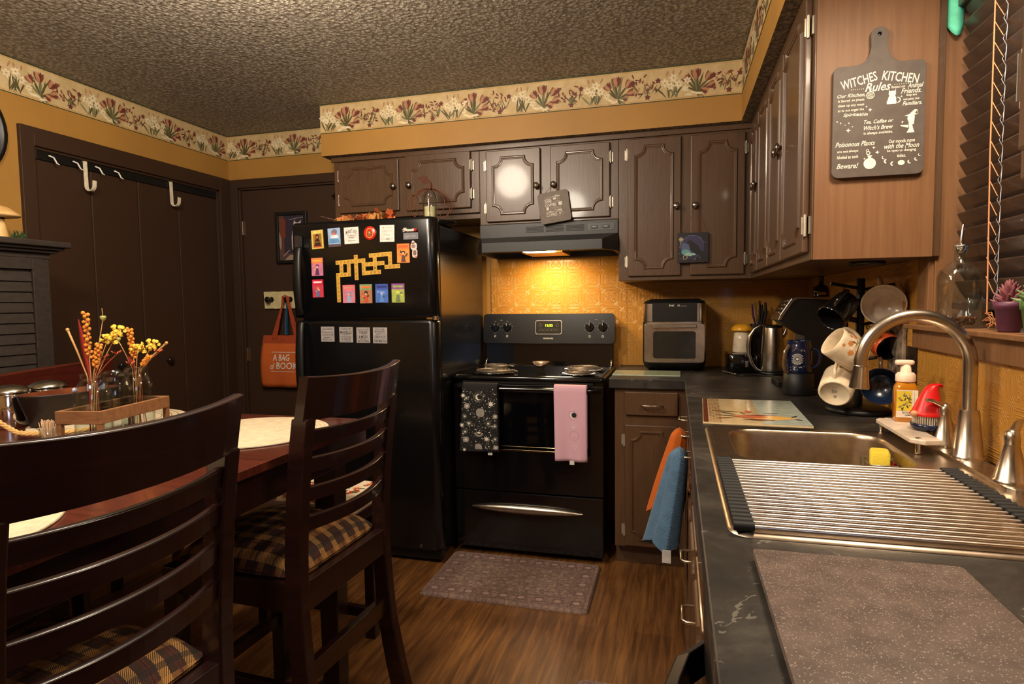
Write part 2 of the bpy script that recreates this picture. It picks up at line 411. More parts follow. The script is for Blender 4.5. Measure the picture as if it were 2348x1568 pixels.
def tag(o, label, cat, group=None):
    o['label'] = label; o['category'] = cat
    if group: o['group'] = group
    return o
def thing(name, label, cat, loc=(0, 0, 0), group=None, rz=0):
    o = bpy.data.objects.new(name, None); COL.objects.link(o); o.empty_display_size = .05
    o.location = loc; o.rotation_euler = (0, 0, rz); o.matrix_basis = Matrix.Translation(loc) @ Matrix.Rotation(rz, 4, 'Z')
    return tag(o, label, cat, group)
def struct(g, name, mats, parent=None, **kw):
    o = g.build(name, mats, parent, **kw)
    if parent is None: o['kind'] = 'structure'
    return o
def dup(root, label, group=None):
    r = root.copy(); COL.objects.link(r); r['label'] = label
    if group: r['group'] = group
    for ch in root.children:
        c = ch.copy(); COL.objects.link(c); c.parent = r; c.matrix_parent_inverse = ch.matrix_parent_inverse.copy()
        for g2 in ch.children:
            d = g2.copy(); COL.objects.link(d); d.parent = c; d.matrix_parent_inverse = g2.matrix_parent_inverse.copy()
    return r
# ================================================================ the room
LW, RW, BW, CZ = -2.91, .665, 3.49, 2.412
FY = -2.4                                    # wall behind the camera
struct(G().box(LW - .1, RW + .1, FY - .1, BW + .1, -.05, 0), 'floor', FLOOR)
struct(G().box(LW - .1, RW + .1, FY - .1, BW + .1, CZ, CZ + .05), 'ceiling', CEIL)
DX0, DX1, DZ = -2.835, -1.98, 2.062           # hinged door in the back wall
g = G(XZ(0, BW, 0))
g.plate([(LW - .1, 0), (DX0, 0), (DX0, DZ), (DX1, DZ), (DX1, 0), (RW + .1, 0), (RW + .1, CZ), (LW - .1, CZ)], [], -.1, 0)
struct(g, 'wall_back', PAINT)
CY0, CY1, CLZ = 2.19, 3.385, 2.035            # closet opening in the left wall
g = G(frame((LW, 0, 0), (0, 1, 0), (0, 0, 1)))
g.plate([(FY, 0), (CY0, 0), (CY0, CLZ), (CY1, CLZ), (CY1, 0), (BW, 0), (BW, CZ), (FY, CZ)], [], -.1, 0)
struct(g, 'wall_left', PAINT)
WY0, WY1, WZ0, WZ1 = .90, 1.85, 1.185, 2.06   # window opening in the right wall
g = G(YZ(RW, 0, 0))
g.plate([(-BW, 0), (-FY, 0), (-FY, CZ), (-BW, CZ)], [[(-WY1, WZ0), (-WY0, WZ0), (-WY0, WZ1), (-WY1, WZ1)]], -.16, 0)
struct(g, 'wall_right', PAINT)
struct(G().box(LW - .1, RW + .1, FY - .1, FY, 0, CZ), 'wall_front', PAINT)
# soffit over the wall cabinets: ochre faces, popcorn underside
SX, SY, SZ = .296, 3.114, 2.125
g = G(); g.plate([(-1.963, BW), (-1.963, SY), (SX, SY), (SX, -.2), (RW, -.2), (RW, BW)], [], SZ, CZ)
g.mi = [1 if (len(f) == 3 and all(abs(g.v[i][2] - SZ) < 1e-4 for i in f)) else 0 for f in g.f]
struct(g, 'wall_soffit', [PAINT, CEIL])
# ---- wallpaper border with tulips, lilies and red sprays
BORD = wood('border_paper_ground', (186, 158, 108), (208, 184, 138), (9, 9, 9), .6)
BM = [BORD, mat('border_green_edge', (62, 66, 36), .6), mat('border_lily_cream', (222, 208, 172), .6), mat('border_tulip_red', (122, 66, 46), .6),
      mat('border_tulip_pink', (176, 128, 92), .6), mat('border_leaf_olive', (84, 76, 42), .6), mat('border_leaf_grey', (112, 112, 78), .6),
      mat('border_maroon', (104, 48, 40), .6), mat('border_ochre', (190, 140, 66), .6)]
BH = .163
def lilies(g, x, rn):
    for k in range(9): g.petal(x + rn.uniform(-.03, .03), .012, rn.uniform(50, 130), rn.uniform(.05, .085), .008, .0008, rn.choice([5, 6]), rn.uniform(-.6, .6))
    for cx, cy, r in ((x - .035, .085, .022), (x + .005, .105, .024), (x + .03, .075, .022), (x - .01, .068, .02), (x + .07, .088, .02), (x + .06, .05, .018)):
        a0 = rn.uniform(0, 60)
        for k in range(6): g.petal(cx, cy, a0 + 60 * k, r, r * .55, .0011 + .0001 * (k % 2), 2)
        g.disc(cx, cy, r * .2, .0014, 8, 6)
    for k in range(3): g.petal(x - .03 + .03 * k, .115, rn.uniform(60, 120), .03, .009, .0012, 4)
def tulips(g, x, rn):
    for a, l in ((125, .085), (108, .105), (98, .1), (85, .11), (72, .095), (58, .08), (145, .06), (28, .07), (10, .05), (-40, .045), (-70, .03)):
        g.petal(x, .030, a, l, .010, .0008, rn.choice([5, 5, 6]), rn.uniform(-.5, .5))
    for cx, cy, a, s in ((x - .004, .088, 92, 1.15), (x - .035, .075, 125, .95), (x + .04, .08, 50, 1), (x + .045, .052, 12, .9), (x + .02, .045, -30, .8)):
        for k, (da, mm) in enumerate(((-26, 3), (26, 3), (0, 4), (-12, 7), (14, 4))): g.petal(cx, cy, a + da, .046 * s, .017 * s, .001 + .0001 * k, mm)
    for k in range(3): g.petal(x - .02 + .025 * k, .02, rn.uniform(150, 200), .04, .012, .0008, 2)
def sprays(g, x, rn):
    for k in range(10): g.petal(x + rn.uniform(-.04, .05), rn.uniform(.02, .06), rn.uniform(40, 140), rn.uniform(.04, .07), .006, .0008, rn.choice([5, 6, 5]))
    for k in range(26):
        cx, cy = x + rn.uniform(-.055, .055), .078 + rn.uniform(-.04, .045)
        g.petal(cx, cy, rn.uniform(0, 360), rn.uniform(.014, .028), .008, .001 + .00002 * k, rn.choice([7, 7, 3, 4]))
    for cx, cy in ((x - .06, .1), (x + .06, .1), (x + .01, .025)):
        for k in range(5): g.petal(cx, cy, 72 * k + 15, .014, .009, .0016, 7)
def border(name, T, x0, x1, ph):
    g = G(T); rn = random.Random(5)
    g.box(x0, x1, 0, BH, 0, .0006, 0)
    g.box(x0, x1, 0, .004, 0, .0016, 1); g.box(x0, x1, BH - .005, BH, 0, .0016, 1)
    g.box(x0, x1, .008, .011, 0, .001, 8); g.box(x0, x1, BH - .011, BH - .009, 0, .001, 8)
    k = 0; x = x0 + ph
    while x < x1 - .06:
        (lilies, tulips, sprays)[k % 3](g, x, rn); x += (.115, .135, .128)[k % 3]; k += 1
    struct(g, name, BM)
border('trim_1', XZ(0, SY, CZ - BH), -1.963, SX, .05)
border('trim_2', XZ(0, BW, CZ - BH), LW, -1.963, .02)
border('trim_3', frame((LW, 0, CZ - BH), (0, 1, 0), (0, 0, 1)), .9, BW, .10)
border('trim_4', YZ(SX, 0, CZ - BH), -SY, -.1, .06)
# ---- doors and their trim
g = G(); T = .018
for x0, x1, z0, z1 in ((DX0 - .055, DX0, 0, DZ + .055), (DX1, DX1 + .055, 0, DZ + .055), (DX0, DX1, DZ, DZ + .055)): g.box(x0, x1, BW - T, BW, z0, z1)
g.box(DX0, DX0 + .012, BW - .004, BW + .08, 0, DZ); g.box(DX0, DX1, BW - .004, BW + .08, DZ - .012, DZ)
struct(g, 'trim_5', DOORB, bev=.002)
d = G().box(DX0 + .014, DX1, BW + .012, BW + .05, .01, DZ - .014)
d = struct(d, 'door_1', DOORB, bev=.002)
for z in (1.80, .95, .3): G().cyl((DX0 + .014, BW + .008, z - .045), (DX0 + .014, BW + .008, z + .045), .007).box(DX0 + .014, DX0 + .036, BW + .009, BW + .0125, z - .045, z + .045).build('hinge', BROWN, d)
g = G()
for y0, y1, z0, z1 in ((CY0 - .062, CY0, 0, CLZ + .085), (CY1, CY1 + .095, 0, CLZ + .085), (CY0, CY1, CLZ, CLZ + .085)): g.box(LW, LW + .02, y0, y1, z0, z1)
g.box(LW - .09, LW + .004, CY0, CY0 + .014, 0, CLZ); g.box(LW - .09, LW + .004, CY1 - .014, CY1, 0, CLZ); g.box(LW - .09, LW + .004, CY0, CY1, CLZ - .012, CLZ)
struct(g, 'trim_6', DOORB, bev=.002)
o = struct(G().box(LW - .05, LW - .012, CY0 + .016, CY0 + .298, .01, CLZ - .03), 'door_2', DOORB, bev=.004)
for k, (a, b) in enumerate(((.302, .582), (.588, .868), (.872, 1.176))):
    G().box(LW - .05, LW - .012, CY0 + a, CY0 + b, .01, CLZ - .03).build('door_leaf', DOORB, o, bev=.004)
G().box(LW - .045, LW - .002, CY0 + .02, CY1 - .02, CLZ - .03, CLZ - .006).box(LW - .008, LW - .002, CY0 + .02, CY1 - .02, CLZ - .055, CLZ - .03).build('track', BLACKPL, o, bev=.002)
PULLK = mat('polished_black_knob', (30, 26, 24), .12, coat=.6)
def knobmesh(c, ax, r=.016, h=.026):
    q = Vector(ax).to_track_quat('Z', 'Y').to_matrix()
    return G().lathe([(r * .5, 0), (r * .42, h * .4), (r * .95, h * .6), (r, h * .8), (r * .75, h * .97), (0.0001, h)], c, 20, 0, q)
for y in (2.60, 2.925): knobmesh((LW - .012, y, .962), (1, 0, 0), .02, .036).build('knob', PULLK, o)
# closet hooks
def band_hook(y, top, bot, r, w, label, grp):
    pts = [(LW - .018, 0, CLZ - .02), (LW + .012 - .012, 0, top)]
    g = G(); P = [(LW + .004, top), (LW + .006, bot + r)]
    for k in range(9):
        a = PI + PI * k / 8 * .95; P.append((LW + .006 + r + r * math.cos(a), bot + r + r * math.sin(a)))
    P.append((LW + .008 + 2 * r, bot + r + r * .9))
    o = []
    for i, (x, z) in enumerate(P): o.append((x, z))
    lo = []
    for i, (x, z) in enumerate(o):
        a = o[max(0, i - 1)]; b = o[min(len(o) - 1, i + 1)]; d = Vector((b[0] - a[0], b[1] - a[1])).normalized(); nn = Vector((-d.y, d.x)) * .0022
        lo.append([(x + nn.x, y - w / 2, z + nn.y), (x + nn.x, y + w / 2, z + nn.y), (x - nn.x, y + w / 2, z - nn.y), (x - nn.x, y - w / 2, z - nn.y)])
    g.loft(lo, 0, False, True, True)
    # clip over the top of the door leaf
    g.box(LW - .012, LW + .006, y - w / 2, y + w / 2, top - .004, top)
    return tag(g.build('door_hook', mat('cream_hook_paint', (232, 218, 190), .35)), label, 'hook', grp)
band_hook(2.452, 2.02, 1.87, .026, .02, 'large cream J-shaped hook hanging over the closet doors, near the hutch', 'large over-door hooks')
band_hook(2.995, 2.02, 1.875, .026, .02, 'large cream J-shaped hook hanging over the closet doors, nearest the room corner', 'large over-door hooks')
for i, y in enumerate((2.275, 2.395, 2.515, 2.625)):
    g = G(); g.tube([(LW + .004, y, 2.008), (LW + .010, y - .012, 2.004), (LW + .02, y + .004, 1.998), (LW + .024, y + .008, 1.985), (LW + .028, y + .012, 1.972), (LW + .034, y + .02, 1.966)], [.003, .0035, .004, .004, .0035, .002], 8)
    tag(g.build('curtain_hook', WHITE), 'small white curved hook on the closet track, ' + ('closest to the hutch', 'second from the hutch side', 'just right of the first large cream hook', 'rightmost of the small ones')[i], 'hook', 'small white hooks on the closet track')
# baseboards
struct(G().box(LW, LW + .014, FY, CY0 - .062, 0, .09), 'baseboard_left', BROWN, bev=.003)
struct(G().box(DX1 + .055, -.4, BW - .014, BW, 0, .09), 'baseboard_back', BROWN, bev=.003)
# ---- embossed wallpaper backsplash
g = G(); g.box(-1.072, -.27, BW - .004, BW, .915, 1.555); struct(g, 'trim_7', EMB_B)
g = G(); g.box(-.268, RW - .004, BW - .005, BW, .915, 1.381); struct(g, 'trim_8', EMB_B)
g = G(YZ(RW, 0, 0)); g.plate([(-BW + .005, .915), (.2, .915), (.2, 1.135), (-1.932, 1.135), (-1.932, 1.381), (-BW + .005, 1.381)], [], 0, .004)
struct(g, 'trim_9', EMB_R)
# ---- window
g = G(); X0, X1 = RW - .018, RW
g.box(X0, X1, WY1, WY1 + .075, 1.2, WZ1 + .064); g.box(X0, X1, WY0 - .075, WY0, 1.2, WZ1 + .064); g.box(X0, X1, WY0, WY1, WZ1, WZ1 + .064)
g.box(X0 - .004, X1, WY0 - .09, WY1 + .09, 1.135, 1.188)
g.box(X0 - .028, RW + .16, WY0 - .085, WY1 + .085, 1.188, 1.2)
for y0, y1, z0, z1 in ((WY1 - .008, WY1, WZ0, WZ1), (WY0, WY0 + .008, WZ0, WZ1), (WY0, WY1, WZ1 - .008, WZ1)): g.box(RW - .006, RW + .16, y0, y1, z0, z1)
wn = struct(g, 'window_1', PANEL, bev=.002)
g = G(); fx0, fx1 = RW + .115, RW + .145
for y0, y1, z0, z1 in ((WY0 + .01, WY0 + .05, 1.2, WZ1 - .01), (WY1 - .05, WY1 - .01, 1.2, WZ1 - .01), (WY0 + .01, WY1 - .01, 1.2, 1.24), (WY0 + .01, WY1 - .01, WZ1 - .05, WZ1 - .01), (WY0 + .01, WY1 - .01, 1.61, 1.64)): g.box(fx0, fx1, y0, y1, z0, z1)
g.build('window_frame', mat('dark_sash', (40, 30, 24), .5), wn, bev=.002)
G().box(fx0 + .012, fx0 + .016, WY0 + .045, WY1 - .045, 1.235, WZ1 - .045).build('pane', GLASS, wn)
# ---- blinds
bl = thing('window_blind', 'dark brown wooden venetian blind hanging in the window over the sink', 'blind', (.715, 1.36, 1.2))
SL = mat('dark_brown_slat', (58, 44, 36), .32, coat=.2)
g = G(); xc = .712; z = 1.292
while z < WZ1 - .06:
    sec = []
    for k in range(7):
        t = -1 + 2 * k / 6; sec.append((xc + t * .0130, z - t * .0222 - .0035 * (1 - t * t)))
    lo = [[(x, y, zz) for x, zz in sec] + [(x, y, zz - .0026) for x, zz in reversed(sec)] for y in (WY0 + .012, WY1 - .026)]
    g.loft(lo, 0, False, True, True); z += .0435
g.build('slats', SL, bl)
G().box(xc - .02, xc + .02, WY0 + .012, WY1 - .026, 1.243, 1.262).build('bottom_rail', SL, bl, bev=.004)
G().box(xc - .028, xc + .028, WY0 + .01, WY1 - .01, WZ1 - .055, WZ1 - .01).build('head_rail', SL, bl, bev=.003)
CORD = mat('tan_cord', (196, 132, 92), .6); WC = mat('pale_ladder_cord', (150, 150, 160), .35)
for y in (1.60, 1.03):
    g = G(); z = 1.292; g.tube([(xc - .028, y + .03, WZ1 - .05), (xc - .028, y + .028, 1.6), (xc - .026, y + .02, 1.235)], .0016, 6)
    while z < WZ1 - .06: g.cyl((xc - .027, y + .029, z + .028), (xc - .021, y + .004, z - .012), .0009, n=6); z += .0435
    g.build('lift_cord', CORD, bl)
    g = G(); P = []; z = 1.27
    while z < WZ1 - .06:
        P += [(xc - .018, y - .004, z - .014), (xc - .026, y - .006, z), (xc - .019, y - .004, z + .016), (xc - .0235, y - .014, z - .008), (xc - .018, y - .004, z + .022)]; z += .0435
    g.tube(P, .0008, 6); g.build('ladder_cord', WC, bl)
g = G(); rn = random.Random(3)
for k in range(40):
    a = rn.uniform(0, 2 * PI); p = Vector((.676, 1.555, 1.216)); q = p + Vector((rn.uniform(-.014, .014), rn.uniform(-.04, .04), rn.uniform(-.014, .022)))
    g.tube([p + (q - p) * .2, (p + q) / 2 + Vector((0, rn.uniform(-.012, .012), rn.uniform(0, .012))), q], .0012, 5)
tag(g.build('raffia_tassel', mat('dry_raffia', (150, 96, 58), .8)), 'small tuft of dry brown raffia lying on the window sill', 'raffia')
# thin curved teal patch at the jamb, top of the window
g = G()
g.grid(lambda u, v: (.667 + .036 * u, WY1 - .014 - .015 * math.sin(PI * u), 1.965 + .085 * v - .03 * math.sin(PI * u) * (1 - v)), 8, 6)
tag(g.build('teal_patch', mat('pale_teal', (92, 196, 164), .7), solid=.003), 'thin curved pale teal patch at the top corner of the window', 'cloth')
# ================================================================ cabinets
HING = mat('worn_white_hinge', (186, 176, 160), .35, metal=.6)
KNOB = mat('pewter_knob', (160, 152, 146), .2, metal=1)
def scoop(x0, x1, z0, z1, ins=.045, r=.048, n=6):
    a, b, c, d = x0 + ins, x1 - ins, z0 + ins, z1 - ins; p = []
    for cx, cz, a0 in ((b, d, 270), (a, d, 0), (a, c, 90), (b, c, 180)):
        # concave quarter circle with little steps at each end, traversed counter-clockwise
        arc = [(cx + r * math.cos(math.radians(a0 - 90 * k / n)), cz + r * math.sin(math.radians(a0 - 90 * k / n))) for k in range(n + 1)]
        p += arc
    return p
MOLD = [(-.009, 0), (-.0075, .003), (-.004, .0035), (-.001, .0068), (.003, .0072), (.0065, .004), (.009, 0)]
def door(parent, T, x0, x1, z0, z1, hinge=-1, knob=None, ins=.042, r=.046, name='door', mould=True):
    """raised-moulding door drawn in the plane T (x right, y up, z out)"""
    th = .019
    g = G(T); g.box(x0, x1, z0, z1, 0, th)
    d = g.build(name, BROWN, parent, bev=.004)
    if mould:
        g = G(T); P = [(x, z, th) for x, z in scoop(x0, x1, z0, z1, ins, r)]
        g.sweep(P, MOLD, closed=True, smooth=False, up=(0, 0, 1)); g.build('moulding', BROWN, d)
    if hinge:
        hx = x0 if hinge < 0 else x1
        for z in (z0 + .075, z1 - .075):
            g = G(T); g.cyl((hx + hinge * .004, z - .03, .012), (hx + hinge * .004, z + .03, .012), .0042, n=8)
            g.box(min(hx, hx + hinge * .016), max(hx, hx + hinge * .016), z - .024, z + .024, 0, .004)
            g.box(min(hx, hx - hinge * .002), max(hx, hx - hinge * .002), z - .024, z + .024, .001, th + .002); g.build('hinge', HING, d)
    if knob:
        c = T @ Vector((knob[0], knob[1], th)); ax = (T.to_3x3() @ Vector((0, 0, 1)))
        knobmesh(c, ax, .0165, .028).build('knob', KNOB, d)
    return d
def pull(T, x0, x1, z, out=.03, r=.004, parent=None, z1=None, base=.019):
    z1 = z if z1 is None else z1
    P = [(x0, z, base), (x0, z, out * .7 + base), (x0 + (x1 - x0) * .08, z + (z1 - z) * .08, out + base), (x1 - (x1 - x0) * .08, z1 - (z1 - z) * .08, out + base), (x1, z1, out * .7 + base), (x1, z1, base)]
    return G(T).tube(P, r, 8).build('pull', mat('satin_nickel_pull', (206, 192, 168), .25, metal=1), parent)
CFY, CFX = 3.172, .357                        # front planes of the wall cabinets
F = XZ(0, CFY, 0); F2 = YZ(CFX, 0, 0)
c = thing('wall_cabinet', 'short two-door brown wall cabinet above the black refrigerator', 'cabinet', (-1.475, 3.33, 1.76), 'brown wall cabinets')
G().box(-1.918, -1.034, CFY, BW, 1.77, SZ).box(-1.918, -1.034, CFY + .02, BW, 1.74, 1.77).build('body', BROWN, c, bev=.002)
door(c, F, -1.882, -1.506, 1.803, 2.090, -1, (-1.533, 1.935)); door(c, F, -1.462, -1.080, 1.797, 2.100, 1, (-1.438, 1.935))
c = thing('wall_cabinet', 'two-door brown wall cabinet above the range hood', 'cabinet', (-.66, 3.33, 1.69), 'brown wall cabinets')
G().box(-1.033, -.288, CFY, BW, 1.70, SZ).build('body', BROWN, c, bev=.002)
door(c, F, -.992, -.693, 1.712, 2.088, -1, (-.712, 1.888)); door(c, F, -.640, -.330, 1.712, 2.088, 1, (-.620, 1.888))
c = thing('wall_cabinet', 'tall two-door brown wall cabinet above the air fryer oven', 'cabinet', (.04, 3.33, 1.381), 'brown wall cabinets')
G().box(-.287, .356, CFY, BW, 1.381, SZ).build('body', BROWN, c, bev=.002)
door(c, F, -.240, .020, 1.403, 2.090, -1, (-.002, 1.745)); door(c, F, .066, .318, 1.403, 2.085, 1, (.088, 1.743))
c = thing('wall_cabinet', 'long four-door brown wall cabinet on the window wall, over the coffee maker', 'cabinet', (.51, 2.5, 1.381), 'brown wall cabinets')
G().box(CFX, RW, 1.83, BW, 1.381, SZ).build('body', BROWN, c, bev=.002)
G().box(CFX + .004, RW - .02, 1.824, 1.83, 1.381, SZ).build('end_panel', PANEL, c)
for a, b, h, k in ((3.125, 2.865, 0, 2.885), (2.845, 2.54, 1, 2.825), (2.53, 2.235, -1, 2.262), (2.215, 1.86, 1, 2.19)):
    door(c, F2, -a, -b, 1.403, 2.09, h, (-k, 1.772), r=.04, ins=.04)
c = thing('wall_cabinet', 'brown wall cabinet at the right edge, beyond the window', 'cabinet', (.51, .3, 1.396), 'brown wall cabinets')
G().box(CFX, RW, -.2, .783, 1.396, SZ).build('body', BROWN, c, bev=.002)
door(c, F2, -.75, -.32, 1.42, 2.09, -1, (-.345, 1.6))
# crown strips under the soffit
g = G(); g.box(-1.930, CFX - .012, CFY - .014, CFY, 2.098, SZ); g.box(CFX - .014, CFX, 1.83, CFY, 2.098, SZ)
struct(g, 'trim_10', BROWN, bev=.002)
# base cabinets
BF = 2.882
c = thing('base_cabinet', 'brown base cabinet with one drawer and one door right of the stove', 'cabinet', (-.1, 3.1, 0), 'brown base cabinets')
G().box(-.280, .062, BF, BW, .10, .866).box(-.280, .062, BF + .06, BW, 0, .10).build('body', BROWN, c, bev=.002)
T = XZ(0, BF, 0)
d = G(T).box(-.232, .010, .742, .852, 0, .019).build('drawer', BROWN, c, bev=.004); pull(T, -.155, -.063, .792, parent=d)
door(c, T, -.232, .010, .112, .695, -1, None, ins=.034, r=.04)
BX = .064; BF_Y0 = .966; T = YZ(BX, 0, 0)
c = thing('base_cabinet', 'long brown base cabinet under the sink counter, towels on its pulls', 'cabinet', (.35, 2, 0), 'brown base cabinets')
g = G(); g.box(BX, BX + .02, BF_Y0, BF, .10, .866); g.box(BX + .06, BX + .08, BF_Y0, BF, 0, .10); g.box(BX, RW - .02, BF_Y0, BF_Y0 + .004, .1, .866); g.box(BX, RW - .02, BF_Y0, BF, .08, .10)
g.build('body', BROWN, c, bev=.002)
for a, b, py in ((2.80, 2.42, 2.565), (2.38, 2.10, 2.26), (2.06, 1.80, 1.955)):
    d = G(T).box(-a, -b, .742, .852, 0, .019).build('drawer', BROWN, c, bev=.004)
    pull(T, -py - .038, -py + .038, .79, parent=d)
    door(c, T, -a, -b, .112, .695, 0, None, ins=.034, r=.04)
d = G(T).box(-1.76, -1.07, .742, .852, 0, .019).build('false_front', BROWN, c, bev=.004)
for a, b, py in ((1.76, 1.43, 1.575), (1.40, 1.07, 1.275)):
    d = door(c, T, -a, -b, .112, .695, 0, None, ins=.034, r=.04); pull(T, -py - .036, -py + .036, .62, parent=d)
# dishwasher
c = thing('dishwasher', 'black dishwasher under the near end of the counter', 'dishwasher', (.35, .7, 0))
G().box(.085, RW - .03, .41, .962, .02, .866).build('body', BLACKPL, c, bev=.003)
G().box(.050, .085, .415, .962, .11, .70).box(.064, .085, .415, .962, .70, .72).build('door', BLACKGL, c, bev=.005)
p = G().box(.044, .085, .415, .962, .72, .860).build('control_panel', BLACKPL, c, bev=.005)
g = G(frame((.0435, .0, .0), (0, -1, 0), (0, 0, 1))); g.text('FRIGIDAIRE', -.80, .845, .085, .012, 0); g.text('GALLERY', -.70, .845, .05, .010, 0)
g.build('lettering', WHITE, p)
g = G(); lo = []
for k in range(9):
    t = k / 8; y = .985 - .56 * t; x = .050 - .075 * math.sin(PI * t) ** .45
    lo.append([(x, y, .70), (x, y, .735), (x + .022, y, .745), (x + .022, y, .69)])
g.loft(lo, 0, False, True, True).build('handle', BLACKPL, c, bev=.003)
# ---- worktop
HX0, HX1, HY0, HY1 = .094, .628, .966, 1.768
g = G(); g.plate([(-.305, BW - .006), (-.305, 2.857), (.039, 2.857), (.039, .02), (RW - .005, .02), (RW - .005, BW - .006)], [[(HX0, HY0), (HX1, HY0), (HX1, HY1), (HX0, HY1)]], .868, .914)
tag(g.build('worktop', COUNTER, bev=.003), 'L-shaped black slate-look countertop running past the sink to the stove', 'worktop')
# ================================================================ refrigerator
FD = 2.672                                    # door faces
fr = thing('refrigerator', 'black top-freezer refrigerator covered with magnets', 'refrigerator', (-1.48, 3.05, 0))
G().box(-1.862, -1.098, 2.735, 3.40, .05, 1.652).build('body', BLACKFR, fr, bev=.006)
def fdoor(z0, z1, name):
    g = G(); x0, x1, y0, y1, R = -1.868, -1.096, FD, 2.728, .042; n = 8
    poly = [(x0, y1), (x0, y0 + .012), (x0 + .004, y0 + .004), (x0 + .012, y0)]
    for k in range(n + 1):
        a = math.radians(-90 + 90 * k / n); poly.append((x1 - R + R * math.cos(a), y0 + R + R * math.sin(a)))
    poly.append((x1, y1)); N = len(poly); lo = []
    for z, s in ((z0, .004), (z0 + .008, 0), (z1 - .016, 0), (z1 - .006, .003), (z1, .010)):
        lo.append([(x + (s if x < -1.5 else -s), y + (s if y < y1 else 0), z) for x, y in poly])
    g.loft(lo, 0, True, True, True)
    return g.build(name, BLACKFR, fr)
fdz = fdoor(1.212, 1.688, 'freezer_door'); fdr = fdoor(.075, 1.200, 'fridge_door')
G().box(-1.856, -1.10, 2.70, 2.74, .02, .07).build('kick_grille', BLACKPL, fr, bev=.003)
def fhandle(z0, z1, top, parent):
    g = G(); lo = []; n = 20
    for k in range(n + 1):
        t = k / n; z = z0 + (z1 - z0) * t; b = math.sin(PI * t) ** .6
        y = FD - .010 - .024 * b; x = -1.822; wd = .019 + .005 * math.sin(PI * t)
        lo.append([(x + wd * math.cos(a), y + .012 * math.sin(a), z) for a in [2 * PI * i / 12 for i in range(12)]])
    g.loft(lo, 0, True, True, True); g.box(-1.836, -1.810, FD - .02, FD + .002, z0 - .004, z0 + .03); g.box(-1.836, -1.810, FD - .02, FD + .002, z1 - .03, z1)
    h = g.build('handle', BLACKPL, parent)
    if top: G().box(-1.838, -1.806, FD - .028, FD + .002, z1 - .004, z1 + .058).build('handle_cap', mat('glossy_handle_cap', (30, 30, 34), .08, coat=.6), h, bev=.006)
    return h
fhandle(1.232, 1.566, True, fdz); fhandle(.74, 1.190, False, fdr)
g = G(); g.cyl((-1.108, FD + .02, 1.198), (-1.108, FD + .02, 1.216), .016); g.box(-1.150, -1.099, FD + .012, FD + .05, 1.202, 1.211); g.build('hinge', CHROME, fr)
G().cyl((-1.20, FD + .004, .092), (-1.20, FD - .003, .092), .006).build('badge', STEEL, fdr)
# ================================================================ stove
sx0, sx1, sf = -1.088, -.330, 2.862
st = thing('stove', 'black freestanding electric coil stove with two towels on its handle', 'stove', (-.71, 3.15, 0))
G().box(sx0 + .003, sx1 - .003, sf + .035, 3.46, .035, .895).build('body', BLACKGL, st, bev=.004)
g = G(); lo = []
for z, s in ((.888, .004), (.895, -.004), (.908, -.004), (.917, .006), (.915, .022), (.912, .03)):
    lo.append([(x, y, z) for x, y in rrect((sx0 + sx1) / 2, (sf + 3.44) / 2, sx1 - sx0 - 2 * s, 3.44 - sf - 2 * s, .02, 4)])
g.loft(lo, 0, True, False, True); g.build('cooktop', BLACKGL, st)
g = G(); lo = []                               # back guard: leaning console over a plain riser
g.hexa([(sx0 + .006, 3.385, .91), (sx1 - .006, 3.385, .91), (sx1 - .006, 3.47, .91), (sx0 + .006, 3.47, .91)], [(sx0 + .006, 3.40, 1.06), (sx1 - .006, 3.40, 1.06), (sx1 - .006, 3.47, 1.06), (sx0 + .006, 3.47, 1.06)])
bg = g.build('riser', BLACKGL, st, bev=.004)
g = G(frame((0, 3.366, 1.043), (1, 0, 0), (0, .10, 1)))
g.prism(rrect((sx0 + sx1) / 2, .085, sx1 - sx0 + .004, .170, .02, 5), -.075, 0)
CON = G(frame((0, 3.3655, 1.043), (1, 0, 0), (0, .10, 1))).T
bg = g.build('console', mat('satin_black_console', (17, 16, 15), .28, coat=.2), st, bev=.006)
for x in (-1.017, -.944, -.466, -.393):
    g = G(CON); g.lathe([(.0235, 0), (.0235, .006), (.021, .009), (.0205, .012)], (x, .093, 0), 24); g.box(x - .006, x + .006, .093 - .021, .093 + .021, .010, .026)
    k = g.build('knob', BLACKGL, st, bev=.0015)
    G(CON).box(x - .001, x + .001, .100, .1135, .026, .0264).build('pointer', WHITE, k)
g = G(CON)
for i, x in enumerate((-1.017, -.944, -.466, -.393)):
    for k in range(9):
        if k == 0: continue
        a = math.radians(90 + 40 * k); g.disc(x + .0305 * math.cos(a), .093 + .0305 * math.sin(a), .0012, .0006, 0, 6)
    g.text('OFF', x, .1265, .008, .0032, .0006); g.text('LO', x, .0585, .007, .003, .0006)
    for b in ((-.0055, -.004, -.0055, .0055), (.004, .0055, -.0055, .0055), (-.0055, .0055, -.0055, -.004), (-.0055, .0055, .004, .0055)): g.rect(x + b[0], x + b[1], .041 + b[2], .041 + b[3], .0006)
    dx, dy = ((-1, -1), (-1, 1), (1, 1), (1, -1))[i]; g.rect(x + dx * .002 - .0015, x + dx * .002 + .0015, .041 + dy * .002 - .0015, .041 + dy * .002 + .0015, .0006)
for x in (-.9805, -.4295): g.text('hi lo', x, .134, .012, .004, .0006)
g.text('FRIGIDAIRE', -.702, .029, .058, .0085, .0006)
g.build('lettering', mat('pale_console_print', (200, 196, 188), .5), bg)
g = G(CON); g.prism(rrect(-.700, .092, .152, .078, .01, 4), 0, .003); dp = g.build('display', mat('smoky_display', (40, 40, 40), .12, coat=.5), st, bev=.0015)
g = G(CON); g.plate(rrect(-.700, .092, .154, .080, .011, 4), [rrect(-.700, .092, .147, .073, .009, 4)], .001, .0042); g.build('bezel', STEEL, dp)
